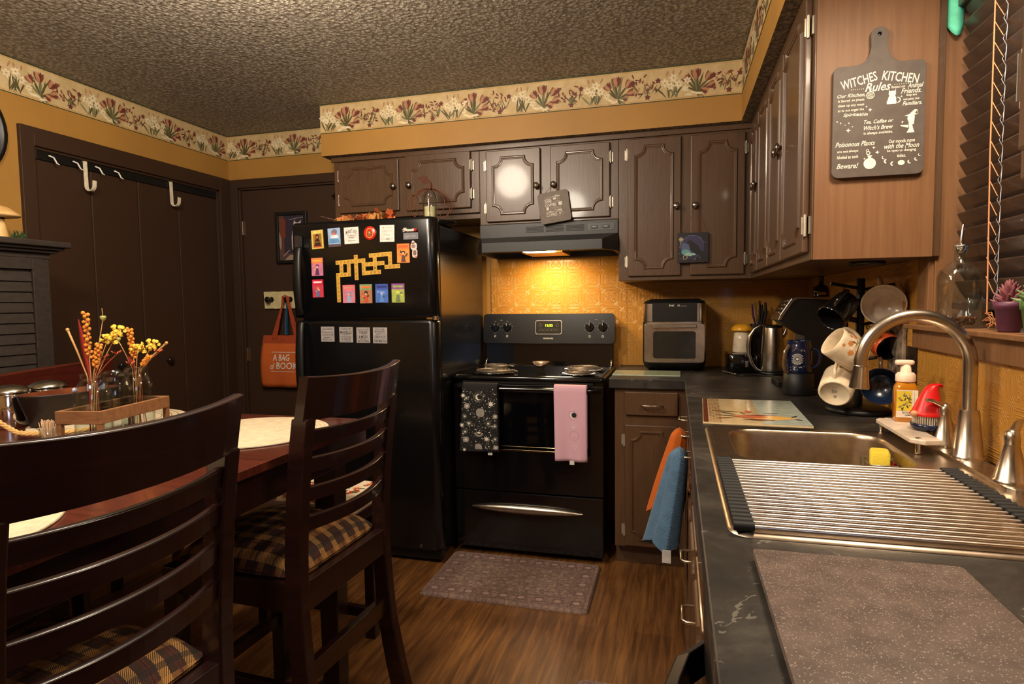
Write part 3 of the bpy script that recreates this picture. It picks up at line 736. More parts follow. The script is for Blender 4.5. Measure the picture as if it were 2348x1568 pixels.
g = G(CON); g.text('12:52', -.697, .103, .042, .013, .0034); g.build('clock_digits', mat('green_led', (190, 230, 40), .5, emit=(190, 230, 40), es=2.2), dp)
g = G(CON)
for x in (-.745, -.720, -.697, -.675, -.652): g.plate(rrect(x, .077, .017, .012, .003, 3), [rrect(x, .077, .0155, .0105, .0025, 3)], .003, .0033)
for x in (-.748, -.650): g.ring(x, .104, .0075, .0085, .0033, 0, 16)
g.build('buttons', mat('grey_button_print', (112, 110, 106), .5), dp)
g = G(); g.tube([(sx0 + .016, 3.36, .916), (sx0 + .016, 3.36, .93), (sx0 + .016, 3.375, .945), (sx0 + .016, 3.39, .95)], .005, 8); g.build('hinge_bracket', STEEL, st)
g = G(); g.tube([(sx1 - .016, 3.36, .916), (sx1 - .016, 3.36, .93), (sx1 - .016, 3.375, .945), (sx1 - .016, 3.39, .95)], .005, 8); g.build('hinge_bracket', STEEL, st)
COIL = mat('grey_burner_coil', (98, 90, 84), .45, metal=.6)
for x, y, r in ((-.975, 3.245, .075), (-.915, 3.005, .098), (-.475, 3.20, .095), (-.47, 2.995, .076)):
    g = G(); g.lathe([(.006, .9135), (r * .6, .9137), (r * 1.05, .9165), (r * 1.20, .9195), (r * 1.20, .9215), (r * 1.1, .920), (r * 1.0, .9185), (.006, .9155)], (x, y, 0), 32)
    b = g.build('drip_pan', CHROME, st)
    P = []; turns = 4 if r > .09 else 3; n = 30 * turns
    for k in range(n + 1):
        t = k / n; a = 2 * PI * turns * t; q = r * (.22 + .78 * t); P.append((x + q * math.cos(a), y + q * math.sin(a), .928))
    P.append((x + r + .012, y + .008, .925)); P.append((x + r + .024, y + .010, .919))
    G().tube(P, .0056, 8, flat=.8).build('coil', COIL, b)
# oven door, window, handle
g = G(); g.prism(rrect((sx0 + sx1) / 2, .604, sx1 - sx0 - .004, .536, .012, 3), 0, .034)
g.v = [Vector((p.x, sf + .034 - p.z, p.y)) for p in g.v]; g.f = [f[::-1] for f in g.f]
dr = g.build('oven_door', BLACKGL, st, bev=.004)
g = G(); g.prism(rrect(-.715, .665, .46, .25, .014, 4), 0, .002); g.v = [Vector((p.x, sf - .0002 - p.z, p.y)) for p in g.v]; g.f = [f[::-1] for f in g.f]
g.build('oven_window', mat('oven_glass', (5, 6, 8), .04, coat=.6), dr)
GOLDT = mat('warm_metal', (170, 148, 110), .18, metal=1)
G().box(-.925, -.505, sf - .005, sf, .541, .549).build('metal_strip', GOLDT, dr, bev=.001)  # thin warm metal strips across the lower part of the oven window
G().box(-.925, -.505, sf - .004, sf, .563, .566).build('metal_strip', GOLDT, dr, bev=.001)
g = G(); lo = []; n = 14
for k in range(n + 1):
    t = k / n; x = sx0 + .012 + (sx1 - sx0 - .024) * t; b = min(1, math.sin(PI * t) * 4) ** .5; y = sf + .004 - .036 * b
    lo.append([(x, y + .011 * math.cos(a), .853 + .0125 * math.sin(a)) for a in [2 * PI * i / 10 for i in range(10)]])
g.loft(lo, 0, True, True, True); g.build('handle', BLACKGL, dr)
G().box(sx0 + .05, sx1 - .05, sf - .001, sf + .03, .876, .888).build('vent_strip', BLACKPL, st)
# storage drawer
g = G(); g.box(sx0 + .002, sx1 - .002, sf + .002, sf + .04, .035, .328); dw = g.build('storage_drawer', BLACKGL, st, bev=.005)
g = G(); lo = []
for k in range(13):
    t = -1 + 2 * k / 12; x = -.714 + .282 * t; b = 1 - t * t; yy = sf - .004 - .020 * b ** .5
    h0 = .243 - .011 * b; h1 = .263 + .006 * b - .012 * (abs(t) ** 4)
    lo.append([(x, yy, h0), (x, yy - .004, (h0 + h1) / 2), (x, yy, h1), (x, sf + .004, h1 - .001), (x, sf + .004, h0 + .001)])
g.loft(lo, 0, True, True, True); g.build('drawer_handle', brushed('satin_drawer_pull', (190, 182, 168), .3, (2, 40, 60)), dw)
for x in (sx0 + .06, sx1 - .06): G().cyl((x, sf + .08, 0), (x, sf + .08, .036), .016).build('foot', BLACKPL, st)
# ================================================================ range hood
hd = thing('range_hood', 'dark grey range hood with its light on over the stove', 'range hood', (-.66, 3.25, 1.54))
hx0, hx1 = -1.034, -.289
g = G(); g.box(hx0, hx1, 3.165, 3.486, 1.625, 1.699)
hb = g.build('body', GREYBL, hd, bev=.003)
g = G(); zt, zm, zb = 1.628, 1.585, 1.535; c = .062
top = [(hx0, 3.486), (hx0, 3.165), (hx1, 3.165), (hx1, 3.486)]
o1 = [(hx0, 3.486), (hx0, 3.13), (hx0 + c, 3.0), (hx1 - c, 3.0), (hx1, 3.13), (hx1, 3.486)]
t1 = [(hx0, 3.486), (hx0, 3.17), (hx0 + .004, 3.165), (hx1 - .004, 3.165), (hx1, 3.17), (hx1, 3.486)]
g.loft([[(x, y, zt) for x, y in t1], [(x, y, zm) for x, y in o1], [(x, y, zb) for x, y in o1]], 0, False)
ins = [(hx0 + .02, 3.47), (hx0 + .02, 3.135), (hx0 + c + .012, 3.02), (hx1 - c - .012, 3.02), (hx1 - .02, 3.135), (hx1 - .02, 3.47)]
g.loft([[(x, y, zb) for x, y in o1], [(x, y, zb) for x, y in ins], [(x, y, zb + .03) for x, y in ins]], 0, False)
g.add([(x, y, zb + .03) for x, y in ins], [tuple(range(6))], 0)
g.build('canopy', mat('grey_hood_canopy', (42, 42, 43), .4), hd, bev=.0015)
T = XZ(0, 3.165, 0)
g = G(T)
for q in range(3):
    for k in range(5): g.rect(-.775 + .108 * q, -.775 + .108 * q + .096, 1.648 + .0068 * k, 1.6515 + .0068 * k, .0006)
g.build('vent_slots', mat('vent_slot_black', (8, 8, 8), .6), hb)
G(T).prism(rrect(-.376, 1.664, .135, .036, .005, 3), .0, .0025).build('switch_plate', mat('switch_plate_grey', (70, 70, 72), .4), hb)
for x in (-.412, -.352): G(T).prism(rrect(x, 1.664, .036, .017, .004, 3), .0025, .008).build('switch', BLACKPL, hb, bev=.001)
g = G(T); g.text('ON', -.412, 1.664, .014, .006, .0085); g.text('ON I', -.352, 1.664, .02, .006, .0085); g.build('lettering', WHITE, hb)
ls = G(); ls.box(-.80, -.58, 3.17, 3.42, zb + .004, zb + .029); ls.build('grease_filter', mat('aluminium_mesh_filter', (150, 120, 84), .35, metal=.8, bump=(500, .8, .002)), hd, bev=.002)
ls = G(); ls.box(-.77, -.61, 3.03, 3.145, zb + .002, zb + .029); ls.build('lamp_lens', mat('lit_lamp_lens', (255, 236, 200), .4, emit=(255, 214, 150), es=14), hd, bev=.006)

# ================================================================ air fryer oven
af = thing('air_fryer_oven', 'stainless and black air fryer oven on the counter under the wall cabinet', 'air fryer', (-.01, 3.35, .914))
AX = -.010; AY0, AY1 = 3.215, 3.475
def rloop(w, y0, y1, r, z): return [(x, y, z) for x, y in rrect(AX, (y0 + y1) / 2, w, y1 - y0, r, 5)]
G().loft([rloop(.27, AY0 + .03, AY1 - .02, .03, .920), rloop(.30, AY0 + .008, AY1, .035, .935), rloop(.316, AY0, AY1, .04, .958)], 0, True, True, True).build('base', BLACKPL, af)
G().loft([rloop(.318, AY0, AY1, .035, .958), rloop(.318, AY0, AY1, .035, 1.168)], 0, True, True, True).build('lower_body', STEEL, af)
G().loft([rloop(.312, AY0, AY1, .035, 1.170), rloop(.312, AY0, AY1, .035, 1.262)], 0, True, True, True).build('upper_body', STEEL, af)
G().loft([rloop(.314, AY0 - .001, AY1, .035, 1.262), rloop(.30, AY0 + .006, AY1 - .004, .035, 1.274), rloop(.24, AY0 + .03, AY1 - .03, .03, 1.286)], 0, True, True, True).build('top', BLACKPL, af)
T = XZ(0, AY0, 0)
G(T).prism(rrect(AX + .002, 1.2165, .222, .096, .004, 3), .0, .004).build('control_panel', BLACKPL, af, bev=.001)
g = G(T); g.text('Inst', -.022, 1.253, .025, .012, .0046); g.text('nt', .013, 1.252, .012, .010, .0046); g.text('vortex plus', .037, 1.249, .03, .0045, .0046)
g.build('lettering', WHITE, af)
d = G(T).prism(rrect(AX, 1.060, .300, .195, .012, 4), .0, .008).build('door', STEEL, af, bev=.002)
G(T).prism(rrect(AX + .001, 1.050, .212, .140, .012, 4), .008, .0095).build('door_window', mat('dark_oven_window', (38, 40, 40), .08, coat=.5), d)
g = G(T); g.box(-.120, .102, 1.138, 1.156, .024, .036); g.box(-.118, -.104, 1.140, 1.154, .006, .026); g.box(.086, .100, 1.140, 1.154, .006, .026); g.build('handle', STEEL, d, bev=.003)
for x in (-.1, .08): G().cyl((x, AY0 + .06, .914), (x, AY0 + .06, .922), .012).build('foot', BLACKPL, af)

# ================================================================ fridge magnets
PR = {}
def pr(col, r=.5):
    k = 'print_%d_%d_%d' % col; return mat(k, col, r)
MT = XZ(0, FD, 0); MZ = .0012
def magnet(x, z, w, h, base, draw, label, name='magnet', rot=0, th=.0025, cat='magnet', group=None, extra=()):
    T = MT @ Matrix.Translation((x, z, 0)) @ Matrix.Rotation(rot, 4, 'Z')
    g = G(T); cols = [pr(base)] + [pr(c) for c in extra]
    g.box(-w / 2, w / 2, -h / 2, h / 2, .0, th, 0)
    if draw: draw(g, w, h, th + .0002)
    return tag(g.build(name, cols), label, cat, group)
BKG = 'small picture magnets shaped like book covers'
def bk(kind):
    def f(g, w, h, z):
        W = lambda a: a * w; H = lambda b: b * h; rn = random.Random(kind * 7)
        if kind == 0:      # gold, framed seated figure
            g.rect(W(-.36), W(.36), H(-.42), H(.30), z, 1); g.rect(W(-.30), W(.30), H(.33), H(.44), z, 2)
            g.flat([(W(-.3), H(-.40)), (W(.3), H(-.40)), (W(.2), H(-.05)), (W(.1), H(.05)), (W(-.1), H(.05)), (W(-.2), H(-.05))], z + .0002, 3); g.disc(0, H(.14), W(.16), z + .0003, 3, 14, H(.14)); g.disc(0, H(.12), W(.09), z + .0004, 4)
            g.rect(W(-.26), W(.26), H(-.42), H(-.36), z + .0004, 5); g.rect(W(-.24), W(.24), H(-.16), H(-.12), z + .0004, 1)
        elif kind == 1:    # blue with grey plume
            g.rect(W(-.5), W(.5), H(-.5), H(-.36), z, 3); g.flat([(W(-.5), H(-.3)), (W(.5), H(-.3)), (W(.2), H(.05)), (W(-.3), H(.05))], z, 1)
            g.rect(W(-.3), W(.35), H(-.05), H(.12), z + .0001, 2); g.disc(W(.02), H(.3), W(.24), z + .0001, 4, 14, H(.14)); g.flat([(W(-.16), H(.12)), (W(.16), H(.12)), (W(.08), H(.26)), (W(-.08), H(.26))], z + .0002, 5)
        else:
            cs = [1, 2, 3, 4, 5]
            g.rect(W(-.5), W(.5), H(.2), H(.5), z, 1); g.rect(W(-.38), W(.38), H(.30), H(.40), z + .0001, 2)
            for k in range(9):
                a = rn.uniform(0, 180); g.petal(W(rn.uniform(-.24, .24)), H(rn.uniform(-.26, .02)), a * 2, w * rn.uniform(.15, .25), h * rn.uniform(.06, .13), z + .0001 + .00003 * k, cs[k % 5], rn.uniform(-1, 1))
            g.disc(W(.02), H(.02 + .02 * (kind % 3)), W(.15), z + .0005, 3, 14, H(.09)); g.disc(W(.0), H(-.01), W(.09), z + .0006, 5, 12, H(.06))
            g.flat([(W(-.18), H(-.46)), (W(.2), H(-.46)), (W(.1), H(-.1)), (W(-.1), H(-.1))], z + .0007, 4)
    return f
for (x, z, w, h, base, ex, k, lab, r) in (
    (-1.720, 1.601, .066, .092, (206, 176, 88), ((150, 112, 40), (226, 200, 120), (58, 30, 22), (196, 120, 80), (206, 70, 60)), 0, 'gold picture magnet with a framed dark seated figure, top left on the freezer door', .04),
    (-1.626, 1.607, .068, .091, (150, 176, 214), ((92, 140, 190), (206, 220, 232), (88, 74, 78), (120, 110, 124), (210, 110, 90)), 1, 'pale blue picture magnet with a grey smoke plume, top row of the freezer door', .03),
    (-1.258, 1.518, .065, .091, (236, 140, 60), ((240, 120, 50), (236, 84, 40), (60, 44, 50), (90, 60, 60), (246, 190, 110)), 4, 'orange picture magnet with a dark silhouette, right of the yellow letters', 0),
    (-1.726, 1.466, .064, .088, (196, 120, 150), ((232, 130, 66), (240, 170, 90), (120, 60, 110), (90, 50, 90), (230, 180, 190)), 5, 'orange and pink picture magnet, beside the freezer handle in the middle row', .01),
    (-1.726, 1.359, .061, .089, (196, 60, 80), ((206, 30, 60), (240, 220, 220), (220, 110, 70), (90, 110, 150), (232, 140, 110)), 6, 'red picture magnet with white lettering band, lowest at the left of the freezer door', .01),
    (-1.554, 1.329, .067, .089, (206, 120, 140), ((220, 110, 120), (196, 150, 130), (110, 140, 190), (150, 170, 206), (236, 170, 130)), 7, 'pink and blue picture magnet, first of four under the yellow letters', .0),
    (-1.461, 1.328, .066, .092, (176, 120, 84), ((130, 160, 110), (236, 120, 60), (50, 30, 28), (200, 84, 56), (224, 160, 120)), 8, 'green and orange picture magnet with a dark-haired head, second of four under the yellow letters', .0),
    (-1.376, 1.329, .067, .090, (74, 110, 190), ((60, 84, 170), (40, 50, 120), (120, 160, 220), (90, 140, 210), (180, 170, 206)), 9, 'blue picture magnet, third of four under the yellow letters', 0),
    (-1.290, 1.329, .067, .091, (160, 176, 84), ((140, 80, 150), (150, 176, 84), (206, 210, 90), (110, 120, 80), (190, 200, 110)), 10, 'green picture magnet with a purple band on top, rightmost of four under the yellow letters', 0)):
    magnet(x, z, w, h, base, bk(k), lab, rot=r, group=BKG, extra=ex)
def txtmag(lines, frame_=None):
    def f(g, w, h, z):
        for (s, y, tw, th, sh, arc) in lines: g.text(s, 0, y * h, tw * w, th * h, z, 1, sh, arc * h)
        if frame_: frame_(g, w, h, z)
    return f
magnet(-1.531, 1.613, .079, .080, (226, 222, 214), txtmag([("I'M NOT LAZY", .26, .8, .22, 0, .10), ("I'm just on", .0, .56, .10, 0, 0), ('energy', -.14, .4, .10, .3, 0), ('- saving mode -', -.32, .66, .09, 0, 0)]), 'white square magnet with bold arched lettering, between the blue picture and the red badge', rot=.03, extra=((44, 42, 42),))
magnet(-1.340, 1.615, .076, .080, (228, 222, 214), txtmag([("I'M QUIETLY", .34, .7, .12, 0, 0), ('JUDGING', .13, .74, .15, 0, 0), ('*  YOU  *', -.08, .8, .12, 0, 0), ('GRAMMAR', -.32, .8, .15, 0, 0)]), 'white square magnet with faint pale lettering, right of the red round badge', rot=-.02, extra=((186, 176, 168),))
QG = 'small grey quote magnets on the refrigerator door'
INK = ((58, 54, 56),)
QB = (158, 152, 150)
magnet(-1.679, 1.131, .074, .075, QB, txtmag([('you think', .33, .82, .16, .3, 0), ("I'm sarcastic?", .13, .84, .13, 0, 0), ('you should', -.05, .84, .16, .3, 0), ('see what I', -.21, .62, .12, 0, 0), ("don't say", -.37, .76, .16, .3, 0)]), 'grey quote magnet reading you think, leftmost on the lower refrigerator door', group=QG, extra=INK)
magnet(-1.576, 1.128, .074, .076, QB, txtmag([('I HAVE ALL MY', .38, .8, .11, 0, 0), ('MARBLES', .16, .86, .2, 0, 0), ('THERE IS JUST', -.01, .62, .09, 0, 0), ('UNFORTUNATELY', -.12, .8, .08, 0, 0), ('A HOLE', -.27, .66, .18, 0, 0), ('IN THE BAG', -.42, .72, .08, 0, 0)]), 'grey quote magnet reading marbles and a hole, second on the lower refrigerator door', group=QG, extra=INK)
magnet(-1.482, 1.126, .073, .076, QB, txtmag([('Sometimes I get', .37, .8, .11, .3, 0), ('TIRED', .18, .64, .2, 0, 0), ('& MORE', -.1, .68, .18, 0, 0), ('tired of', -.24, .4, .07, .3, 0), ('ADULTING', -.38, .82, .18, 0, 0)]), 'grey quote magnet reading tired and adulting, third on the lower refrigerator door', group=QG, extra=INK)
magnet(-1.391, 1.125, .076, .077, QB, txtmag([('IF YOU SEE', .38, .6, .09, 0, 0), ('ME TALKING TO', .23, .7, .10, 0, 0), ("myself, it's a", .09, .56, .08, .3, 0), ('STRICTLY', -.1, .76, .16, 0, 0), ('STAFF MEETING', -.36, .9, .18, 0, 0)]), 'grey quote magnet with small faint text, rightmost on the lower refrigerator door', rot=-.01, group=QG, extra=INK)
# round red badge with a plain emblem
g = G(MT); g.lathe([(.033, 0), (.0335, .003), (.031, .0055), (.0001, .0065)], (-1.431, 1.620, 0), 32, 0)
b = [(-1.431 + .0195 * math.sin(a) * (1 + .12 * math.cos(3 * a)), 1.620 + .024 * math.cos(a)) for a in [2 * PI * k / 24 for k in range(24)]]
g.flat(b, .0068, 1); g.flat([(-1.431 + (x + 1.431) * .82, 1.620 + (y - 1.620) * .84) for x, y in b], .0070, 0); g.disc(-1.431, 1.618, .010, .0072, 2, 14, .013); g.disc(-1.431, 1.622, .005, .0074, 1, 10)
tag(g.build('badge_magnet', [pr((190, 40, 26), .25), pr((226, 150, 74)), pr((120, 96, 60))]), 'round red badge magnet with a gold shield outline, top row of the freezer door', 'magnet')
# grey plate with a hand
g = G(MT); g.box(-1.255, -1.179, 1.582, 1.614, 0, .003, 0); g.text('CREEPY SWEET', -1.217, 1.596, .055, .008, .0034, 1)
tag(g.build('plate_magnet', [pr((118, 118, 124)), pr((170, 168, 172))]), 'grey rectangular magnet under the white hand magnet, upper right of the freezer door', 'magnet')
g = G(MT); g.tube([(-1.236, 1.624, .006), (-1.215, 1.623, .007), (-1.196, 1.625, .006)], [.007, .006, .008], 10)
for k, (dx, dz) in enumerate(((-.024, .004), (-.022, -.006), (-.014, .012), (-.006, .013), (-.018, .010))): g.tube([(-1.234, 1.624 + .001 * k, .007), (-1.234 + dx * .6, 1.624 + dz * .6, .009), (-1.234 + dx, 1.624 + dz, .006)], [.0032, .0026, .0018], 7)
g.ball((-1.190, 1.625, .006), .0095, 1, 10)
tag(g.build('hand_magnet', [pr((214, 204, 190)), pr((170, 30, 26))]), 'small white hand magnet with a red wrist, upper right of the freezer door', 'magnet')
g = G(MT); g.prism(rrect(-1.203, 1.549, .032, .034, .012, 5), 0, .003, 0); g.prism(rrect(-1.198, 1.515, .026, .040, .010, 5), 0, .0032, 0); g.prism(rrect(-1.206, 1.568, .014, .014, .006, 4), 0, .003, 0)
g.prism(rrect(-1.204, 1.549, .020, .016, .006, 4), .003, .004, 1); g.prism(rrect(-1.198, 1.518, .016, .024, .006, 4), .0032, .0042, 2); g.prism(rrect(-1.192, 1.498, .009, .010, .003, 4), .0032, .0042, 3)
tag(g.build('figure_magnet', [pr((230, 196, 190)), pr((150, 120, 110)), pr((120, 96, 86)), pr((206, 110, 100))]), 'little pink cut-out figure magnet at the right edge of the freezer door', 'magnet')
# yellow letter tiles
TILE = mat('yellow_letter_tile', (206, 160, 64), .5); TINK = mat('tile_brown_ink', (128, 88, 34), .5)
cells = {}
def word(w, c, r, down, where):
    for i, ch in enumerate(w):
        k = (c, r + i) if down else (c + i, r)
        if k not in cells: cells[k] = (ch, i, len(w), where)
word('WATSON', 9, -1, 0, 'the topmost row'); word('SHERLOCK', 0, 0, 0, 'the longest row'); word('POTTER', 5, -1, 1, 'the tall column crossing the longest row')
word('HALO', 1, 0, 1, 'the first column under the longest row'); word('RAIN', 3, 0, 1, 'the second column under the longest row'); word('BORN', 0, 3, 0, 'the short row joining two columns')
word('BOURBON', 0, 3, 1, 'the long column hanging at the lower left'); word('KILL', 7, 0, 1, 'the column ending the longest row'); word('ICHIGO', 7, 1, 0, 'the middle six-letter row')
word('ANIME', 10, -1, 1, 'the centre right column'); word('LIKES', 7, 3, 0, 'the bottom five-letter row'); word('NOPE', 14, -1, 1, 'the rightmost column'); word('DEKU', 13, 2, 0, 'the four-letter row at the right')
ORD = 'first second third fourth fifth sixth seventh eighth'.split()
ux, uz, vx, vz = .0203, .0010, .0003, -.0205
tm = {}
for (c, r), (ch, i, n, where) in sorted(cells.items()):
    if ch not in tm:
        g = G(); g.box(-.0100, .0100, 0, .0, -.0101, .0101) if False else None
        T0 = Matrix(((1, 0, 0, 0), (0, 0, -1, 0), (0, 1, 0, 0), (0, 0, 0, 1))) @ Matrix.Rotation(.03, 4, 'Z')
        g = G(T0); g.box(-.0100, .0100, -.0101, .0101, 0, .0025, 0)
        if ch != '_': g.text(ch, 0, 0, .0085 if ch not in 'I' else .0015, .0105, .0027, 1)
        me = bpy.data.meshes.new('letter_tile_magnet'); me.from_pydata([tuple(v) for v in g.v], [], g.f); me.materials.append(TILE); me.materials.append(TINK)
        me.polygons.foreach_set('material_index', g.mi); me.update(); tm[ch] = me
    o = bpy.data.objects.new('letter_tile_magnet', tm[ch]); COL.objects.link(o)
    o.location = (-1.612 + ux * c + vx * r, FD, 1.483 + uz * c + vz * r)
    tag(o, 'yellow letter tile %s, %s in %s' % (ch, ORD[i], where), 'magnet', 'yellow letter tile magnets')
# ================================================================ dining table and chairs
TZ = .890; TX0, TX1, TY0, TY1 = -2.152, -.972, .28, 1.815
tb = thing('dining_table', 'counter-height rectangular mahogany dining table in the left foreground', 'table', ((TX0 + TX1) / 2, (TY0 + TY1) / 2, 0))
G().prism(rrect((TX0 + TX1) / 2, (TY0 + TY1) / 2, TX1 - TX0, TY1 - TY0, .02, 4), TZ - .022, TZ).build('tabletop', TABLEW, tb, bev=.004)
g = G(); a = .022
g.plate([(TX0 + a, TY0 + a), (TX1 - a, TY0 + a), (TX1 - a, TY1 - a), (TX0 + a, TY1 - a)], [[(TX0 + a + .02, TY0 + a + .02), (TX1 - a - .02, TY0 + a + .02), (TX1 - a - .02, TY1 - a - .02), (TX0 + a + .02, TY1 - a - .02)]], TZ - .112, TZ - .022)
g.build('apron', MAHOG, tb, bev=.002)
for x, y in ((TX0 + .07, TY0 + .15), (TX1 - .07, TY0 + .15), (TX1 - .07, TY1 - .17), (TX0 + .23, TY1 - .39)):
    G().hexa([(x - .028, y - .028, 0), (x + .028, y - .028, 0), (x + .028, y + .028, 0), (x - .028, y + .028, 0)], [(x - .037, y - .037, TZ - .022), (x + .037, y - .037, TZ - .022), (x + .037, y + .037, TZ - .022), (x - .037, y + .037, TZ - .022)]).build('leg', MAHOG, tb, bev=.003)
def back_x(z):                                # how far the rear post leans away from the seat
    P = [(0, -.075), (.15, -.040), (.30, -.012), (.50, 0), (.62, 0), (.75, -.008), (.90, -.022), (1.0, -.038), (1.11, -.058)]
    for (z0, a), (z1, b) in zip(P, P[1:]):
        if z <= z1: t = (z - z0) / (z1 - z0); return a + (b - a) * t
    return P[-1][1]
def make_chair(label):
    """local frame: seat looks along +x, rear posts at x = 0"""
    c = thing('counter_chair', label, 'chair', (0, 0, 0), 'dark mahogany counter chairs with plaid seats')
    W = .205
    for s in (-1, 1):
        g = G(); lo = []
        for k in range(15):
            z = .996 * k / 14; x = back_x(z); hx = .024 if z > .45 else .024 + .007 * (.45 - z) / .45; y = s * W
            lo.append([(x - hx, y - .018, z), (x + hx, y - .018, z), (x + hx, y + .018, z), (x - hx, y + .018, z)])
        g.loft(lo, 0, False, True, True); g.build('rear_leg', MAHOG, c, bev=.004)
        g = G(); g.hexa([(.378, s * W - .019, 0), (.420, s * W - .019, 0), (.420, s * W + .019, 0), (.378, s * W + .019, 0)], [(.370, s * W - .022, .575), (.420, s * W - .022, .575), (.420, s * W + .022, .575), (.370, s * W + .022, .575)])
        g.build('front_leg', MAHOG, c, bev=.003)
        G().box(.02, .375, s * W - .013, s * W + .013, .500, .575).build('seat_rail', MAHOG, c, bev=.002)
        G().box(.0, .39, s * W - .010, s * W + .010, .270, .302).build('stretcher', MAHOG, c, bev=.002)
    G().box(.395, .418, -W, W, .500, .575).build('seat_rail', MAHOG, c, bev=.002)
    G().box(-.02, .012, -W, W, .495, .572).build('seat_rail', MAHOG, c, bev=.002)
    G().box(.385, .408, -W, W, .20, .24).build('stretcher', MAHOG, c, bev=.002)
    G().box(back_x(.33) - .012, back_x(.33) + .012, -W, W, .30, .355).build('stretcher', MAHOG, c, bev=.002)
    def slat(z0, z1, w, th, bow, name, lean=1):
        g = G(); lo = []; n = 16
        for k in range(n + 1):
            t = -1 + 2 * k / n; y = w * t; xb = -bow * (1 - t * t)
            x0 = back_x(z0) + xb; x1 = back_x(z1) + xb; dz = (.010 if name == 'crest_rail' else .005) * (1 - t * t)
            lo.append([(x0 - th / 2, y, z0 - dz * .5), (x0 + th / 2, y, z0 - dz * .5), (x1 + th / 2, y, z1 - .0030 - dz), (x1 + th * .46, y, z1 - .0012 - dz), (x1 + th * .36, y, z1 - .0003 - dz), (x1, y, z1 - dz), (x1 - th * .36, y, z1 - .0003 - dz), (x1 - th * .46, y, z1 - .0012 - dz), (x1 - th / 2, y, z1 - .0030 - dz)])
        g.loft(lo, 0, False, True, True)
        for i in range(len(g.f)):
            if len(g.f[i]) == 4 and (g.f[i][0] % 9) in (2, 3, 4, 5, 6, 7): g.sm[i] = True
        return g.build(name, MAHOG, c)
    slat(.992, 1.102, .226, .026, .040, 'crest_rail')
    for z in (.965, .893, .818, .742): slat(z - .038, z, W, .018, .040, 'slat')
    g = G(); NX, NY = 18, 18
    def pt(u, v, top):
        x = .012 + .408 * u; y = -.205 + .41 * v
        ex = abs(2 * u - 1) ** 3.2; ey = abs(2 * v - 1) ** 3.2; q = max(0, 1 - ex) ** .55 * max(0, 1 - ey) ** .55
        sh = 1 - .05 * (abs(2 * u - 1) ** 4) * (abs(2 * v - 1) ** 4); x = .216 + (x - .216) * sh; y *= sh
        return (x, y, .580 + (.072 * q if top else -.006))
    g.grid(lambda u, v: pt(u, v, True), NX, NY); g.grid(lambda u, v: pt(1 - u, v, False), NX, NY)
    g.build('seat_cushion', PLAID, c, bev=0)
    return c
def put(o, x, y, rz): o.location = (x, y, 0); o.rotation_euler = (0, 0, rz)
ch = make_chair('dark mahogany counter chair with plaid seat in the near left foreground, closest to the camera')
put(ch, -.893, .768, PI - math.radians(3))
o = dup(ch, 'dark mahogany counter chair with plaid seat beside the refrigerator, at the far right table corner'); put(o, -.908, 1.492, PI - math.radians(3))
bd_ = thing('dining_bench', 'mahogany bench with a wide curved back rail, far left behind the table', 'bench', (-2.31, 1.76, 0))
Tb_ = frame((-2.31, 1.765, 0), (.933, .358, 0), (-.358, .933, 0)); g = G(Tb_); lo = []
for k in range(17):
    t = -1 + 2 * k / 16; y = .40 * t; x = -.030 * (1 - t * t)
    lo.append([(x - .012, y, .940), (x + .012, y, .940), (x + .012, y, 1.044), (x + .006, y, 1.050), (x - .006, y, 1.050), (x - .012, y, 1.044)])
g.loft(lo, 0, False, True, True); g.build('back_rail', MAHOGR, bd_)
for y in (-.36, .36): G(Tb_).box(-.018, .018, y - .020, y + .020, 0, .945).build('rear_leg', MAHOG, bd_, bev=.003)
for y in (-.36, .36): G(Tb_).box(.25, .29, y - .020, y + .020, 0, .50).build('front_leg', MAHOG, bd_, bev=.003)
G(Tb_).box(.02, .30, -.39, .39, .50, .54).build('seat', MAHOG, bd_, bev=.004)
# bench with floral cushion under the far end
b = thing('bench', 'low wooden stool with a floral cushion tucked under the far end of the table', 'bench', (-1.36, 1.90, 0))
G().box(-1.63, -1.09, 1.755, 2.06, .495, .535).build('seat_board', MAHOG, b, bev=.004)
for x, y in ((-1.60, 1.78), (-1.12, 1.78), (-1.60, 2.03), (-1.12, 2.03)): G().box(x - .02, x + .02, y - .02, y + .02, 0, .495).build('leg', MAHOG, b, bev=.003)
FLOR = mat('floral_cushion_ground', (222, 206, 180), .8)
g = G(); rn = random.Random(11)
g.loft([[(x, y, z) for x, y in rrect(-1.36, 1.912, .56 - s, .315 - s, .04, 4)] for z, s in ((.535, .02), (.55, 0), (.583, 0), (.600, .03))], 0, True, True, True)
for k in range(200):
    x, y = -1.62 + .52 * rn.random(), 1.775 + .27 * rn.random(); m = rn.choice([1, 1, 2, 3, 3]); a0 = rn.uniform(0, 90)
    for q in range(rn.choice([2, 4, 5])): g.petal(x, y, a0 + 72 * q, .016, .009, .6005 + .00001 * k, m)
g.build('floral_cushion', [FLOR, pr((190, 60, 36)), pr((214, 120, 60)), pr((90, 104, 66))], b)
